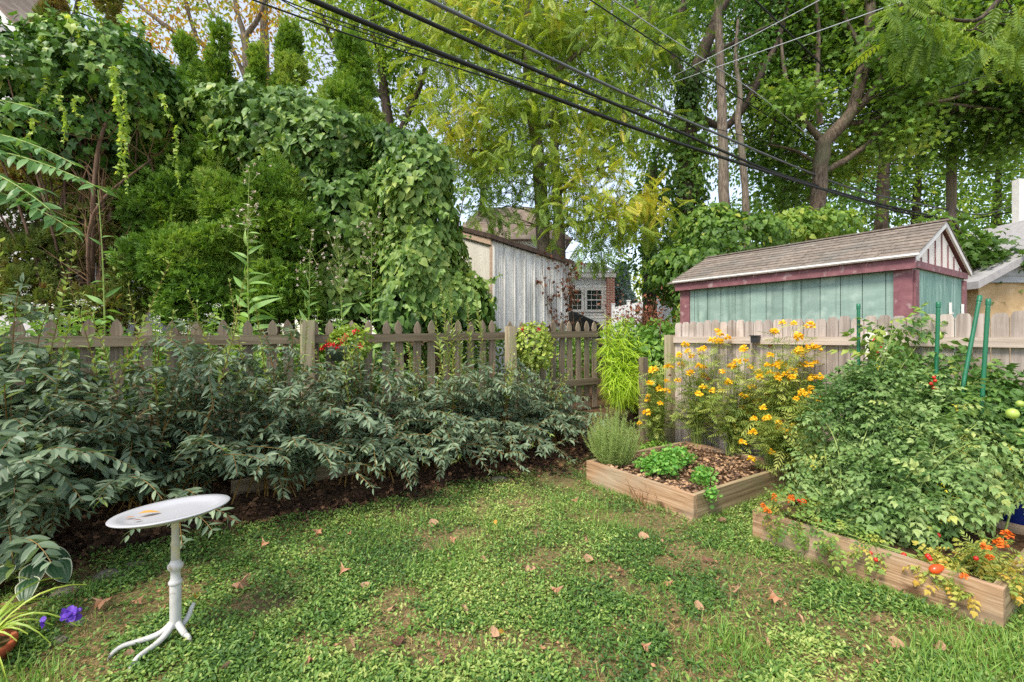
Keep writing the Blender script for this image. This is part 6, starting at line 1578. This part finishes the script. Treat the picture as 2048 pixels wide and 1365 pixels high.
def pot(c, r, h, mat, label, cat='pot', name='flower_pot', soil=True):
    pt = thing(name, label, cat, c); mb = MB(); mb.lathe([(.001, 0), (r * .72, 0), (r * .76, .01), (r * .95, h * .78), (r * 1.06, h * .8), (r * 1.08, h * .97), (r * 1.04, h), (r * .94, h), (r * .9, h * .82), (.001, h * .8)], c, 36); mb.build('pot_body', mat, pt, True)
    mb = MB(); mb.lathe([(.001, h * .86), (r * .93, h * .86)], c, 24); mb.build('potting_soil', GROUNDM, pt); return pt


pot(np.array([3.2, 2.92, .02]), .15, .44, BLUEG, 'glossy cobalt blue pot at the right edge behind the tomatoes')
pot(bed2(.72, .72, .14), .12, .15, TERRA, 'terracotta pot half hidden among the tomato leaves')
# purple flowered pot at the lower left
pc = np.array([-2.2, 1.86, -.06]); pot(pc, .13, .14, TERRA, 'terracotta pot with purple flowers at the lower left corner')
sw = thing('spiderwort', 'spiderwort with yellow green strap leaves and purple flowers in the pot', 'flower', pc + UP * .13)
ml = MB()
for i in range(46):
    a = rng.random() * 2 * PI; ln = rng.uniform(.14, .34); dd = np.array([math.cos(a), math.sin(a), 0]); p0 = pc + UP * .13 + dd * .04
    path = bez(p0, p0 + dd * ln * .4 + UP * ln * .7, p0 + dd * ln + UP * ln * rng.uniform(-.15, .5), 8); w_ = .009; sd_ = np.cross(dd, UP)
    V = []; 
    for k_, q_ in enumerate(path): f_ = math.sin(min(1, (k_ + 1.5) / 4) * PI / 2) * (1 - (k_ / 7) ** 2 * .95); V += [q_ - sd_ * w_ * f_ + UP * .003, q_ - UP * .002, q_ + sd_ * w_ * f_ + UP * .003]
    ml.faces(V, [(k_ * 3 + j, k_ * 3 + j + 1, k_ * 3 + 4 + j, k_ * 3 + 3 + j) for k_ in range(7) for j in (0, 1)], np.clip(rng.normal(.5, .2), 0, 1))
ml.build('foliage', foliage('strap_leaf', ['84a03c', '9fb74c', 'bcca62'], .45, .3), sw)
PURP = foliage('purple_petal', ['5a34a0', '7048ba', '8860cc'], .6, .3, (1.1, .9, 1.4, 1))
for px, py, n_, r_ in ((140, 1228, 9, .03), (150, 1234, 8, .03), (133, 1236, 7, .026), (90, 1247, 6, .022)):
    q_ = P(px, py, 1.83); mb = MB(); mb.inst(ROUND, q_ + rnd(n_, .009), frames(rnd(n_), UP * .6 - Y * .7 + rnd(n_, .4)), r_ * rng.uniform(.6, 1.1, n_), rng.random(n_)); mb.build('flower', PURP, sw)
# hosta
HOST = foliage('hosta_leaf', ['24402a', '2f4e30', '3a5c38', '486a40', 'c8cca0', 'e4e2c4'], .4, .15, (1.2, 1.3, .8, 1), .5)
hb_ = G(P(5, 1130, 2.5)); ho = thing('hosta', 'hosta with dark ribbed leaves edged in cream beside the lower left pot', 'plant', hb_)


def hosta_leaf():
    V, T, fs = [], [], []; nr, nc = 9, 12
    for i in range(nr + 1):
        t = i / nr; w = .42 * math.sin(min(1, t * 2.2 + .18) * PI / 2) * (1 - t ** 2.6) ** .7 if t < 1 else 0
        for j in range(nc + 1):
            s = j / nc * 2 - 1; V.append((s * w, t - .12 * (1 - abs(s)) * 0 - .1 * abs(s) ** 2 * (1 - t) * 1.2, -.35 * t * t + .10 * abs(s) * w * 2 + .012 * math.cos(s * nc * PI * .5) * (1 - t))); T.append(.6 if abs(s) > .93 and j in (0, nc) else (.06 if j % 2 else -.06))
    for i in range(nr):
        for j in range(nc): a = i * (nc + 1) + j; fs.append((a, a + 1, a + nc + 2, a + nc + 1))
    return _t(V, fs, T)


HL = hosta_leaf()
mb, ms = MB(), MB()
for (px, py, d, ax, ay, sz) in ((75, 1128, 2.48, .4, -.75, 0.148), (112, 1126, 2.5, .9, -.5, 0.133), (20, 1135, 2.45, -.1, -.9, 0.156), (-30, 1130, 2.4, -.6, -.7, 0.156), (40, 1100, 2.6, .2, -.5, 0.140), (0, 1100, 2.6, -.5, .2, 0.140), (95, 1105, 2.62, .8, .3, 0.125), (60, 1160, 2.36, .5, -.8, 0.117)):
    p0 = P(px, py, d); dd = np.array([[ax, ay, -.35]]); R = frames(dd, UP[None] + np.array([[0, -.3, 0]]))
    mb.inst(HL, p0[None], R, sz, .35 + rng.normal(0, .05)); ms.tubes(bez(hb_, (hb_ + p0) / 2 + UP * .05, p0, 7), .005, 5)
ms.build('leaf_stalks', STEMG, ho); mb.build('foliage', HOST, ho)
# stones along the border
STONE = texmat('mossy_stone', [(.3, '5c564c'), (.6, '837b6c'), (.8, '9a9284')], (9, 9, 9), rough=.9, bump=.5, bdist=.01, spots=(4, '5f6b3c', .5, .7))
for px, py, r, lab in ((225, 1150, .1, 'flat mossy stone behind the birdbath column'), (135, 1188, .09, 'flat grey stone right of the hosta'), (270, 1130, .07, 'small dark stone at the foot of the shrubs'), (112, 1278, .055, 'pale stone beside the purple flowered pot'), (1000, 962, .1, 'pale stone at the border edge near the square raised bed'), (150, 1243, .04, 'small stone under the purple flowers')):
    d = F * H / (py - HZ); c = G(np.array([(px - CX) * d / F, d, 0])); mb = MB()
    n1_, n2_ = 10, 16; V = []
    for i in range(n1_ + 1):
        for j in range(n2_): t_, p_ = PI * i / n1_, 2 * PI * j / n2_; v = np.array([math.sin(t_) * math.cos(p_), math.sin(t_) * math.sin(p_), math.cos(t_)]); k_ = 1 + .35 * (float(noise3(v + px, 1.6, 2)) - .5); V.append(c + v * k_ * r * np.array([1, .62, .35]))
    fs = [(i * n2_ + j, i * n2_ + (j + 1) % n2_, (i + 1) * n2_ + (j + 1) % n2_, (i + 1) * n2_ + j) for i in range(n1_) for j in range(n2_)]
    mb.faces(np.array(V) - c, fs); o = mb.build('stone', STONE, None, True); o.location = c; tag(o, lab, 'stone')
# leafy branch reaching in at the left edge
tree('tree_of_heaven', 'sapling at the left edge with long leaflets hanging in over the ivy',
     [([G([-3.6, 2.4, 0]), np.array([-3.4, 2.4, 1.4]), np.array([-3.2, 2.4, 2.3])], [.03, .025, .015])], [], 0, 1, .1, .3, RH, BRAM, BARK, group='saplings') if False else None
tb_ = G([-3.3, 2.5, 0]); th = thing('tree_of_heaven', 'sapling at the left edge with long pinnate leaves reaching into view', 'tree', tb_)
ms, ml = MB(), MB(); ms.tubes(bez(tb_, tb_ + UP * 1.2, tb_ + np.array([.1, 0, 2.6]), 12), np.linspace(.025, .012, 12), 7)
for (y0, d, ex, ey) in ((330, 2.35, 215, 385), (300, 2.4, 150, 330), (250, 2.5, 110, 235), (400, 2.3, 160, 470), (360, 2.25, 100, 420), (440, 2.35, 90, 380)):
    p0 = P(-130, y0 - 40, d + .1); p2 = P(ex, ey, d - .05); path = bez(p0, (p0 + p2) / 2 + UP * .12, p2, 16); ms.tubes(path, np.linspace(.006, .002, 16), 5)
    leaves_along(path,   .042, .05, .1, leaf(.36, .1, .25, 5, .4), ml, .5, 62, .32, .6)
ms.build('trunk', STEMG, th); ml.build('foliage', foliage('heaven_leaf', ['476e38', '5a8248', '739858', '98b25c'], .4, .3, (1.3, 1.4, .6, 1), .35), th)
print('objects', len(SC.objects), 'verts', sum(len(o.data.vertices) for o in SC.objects if o.type == 'MESH'))
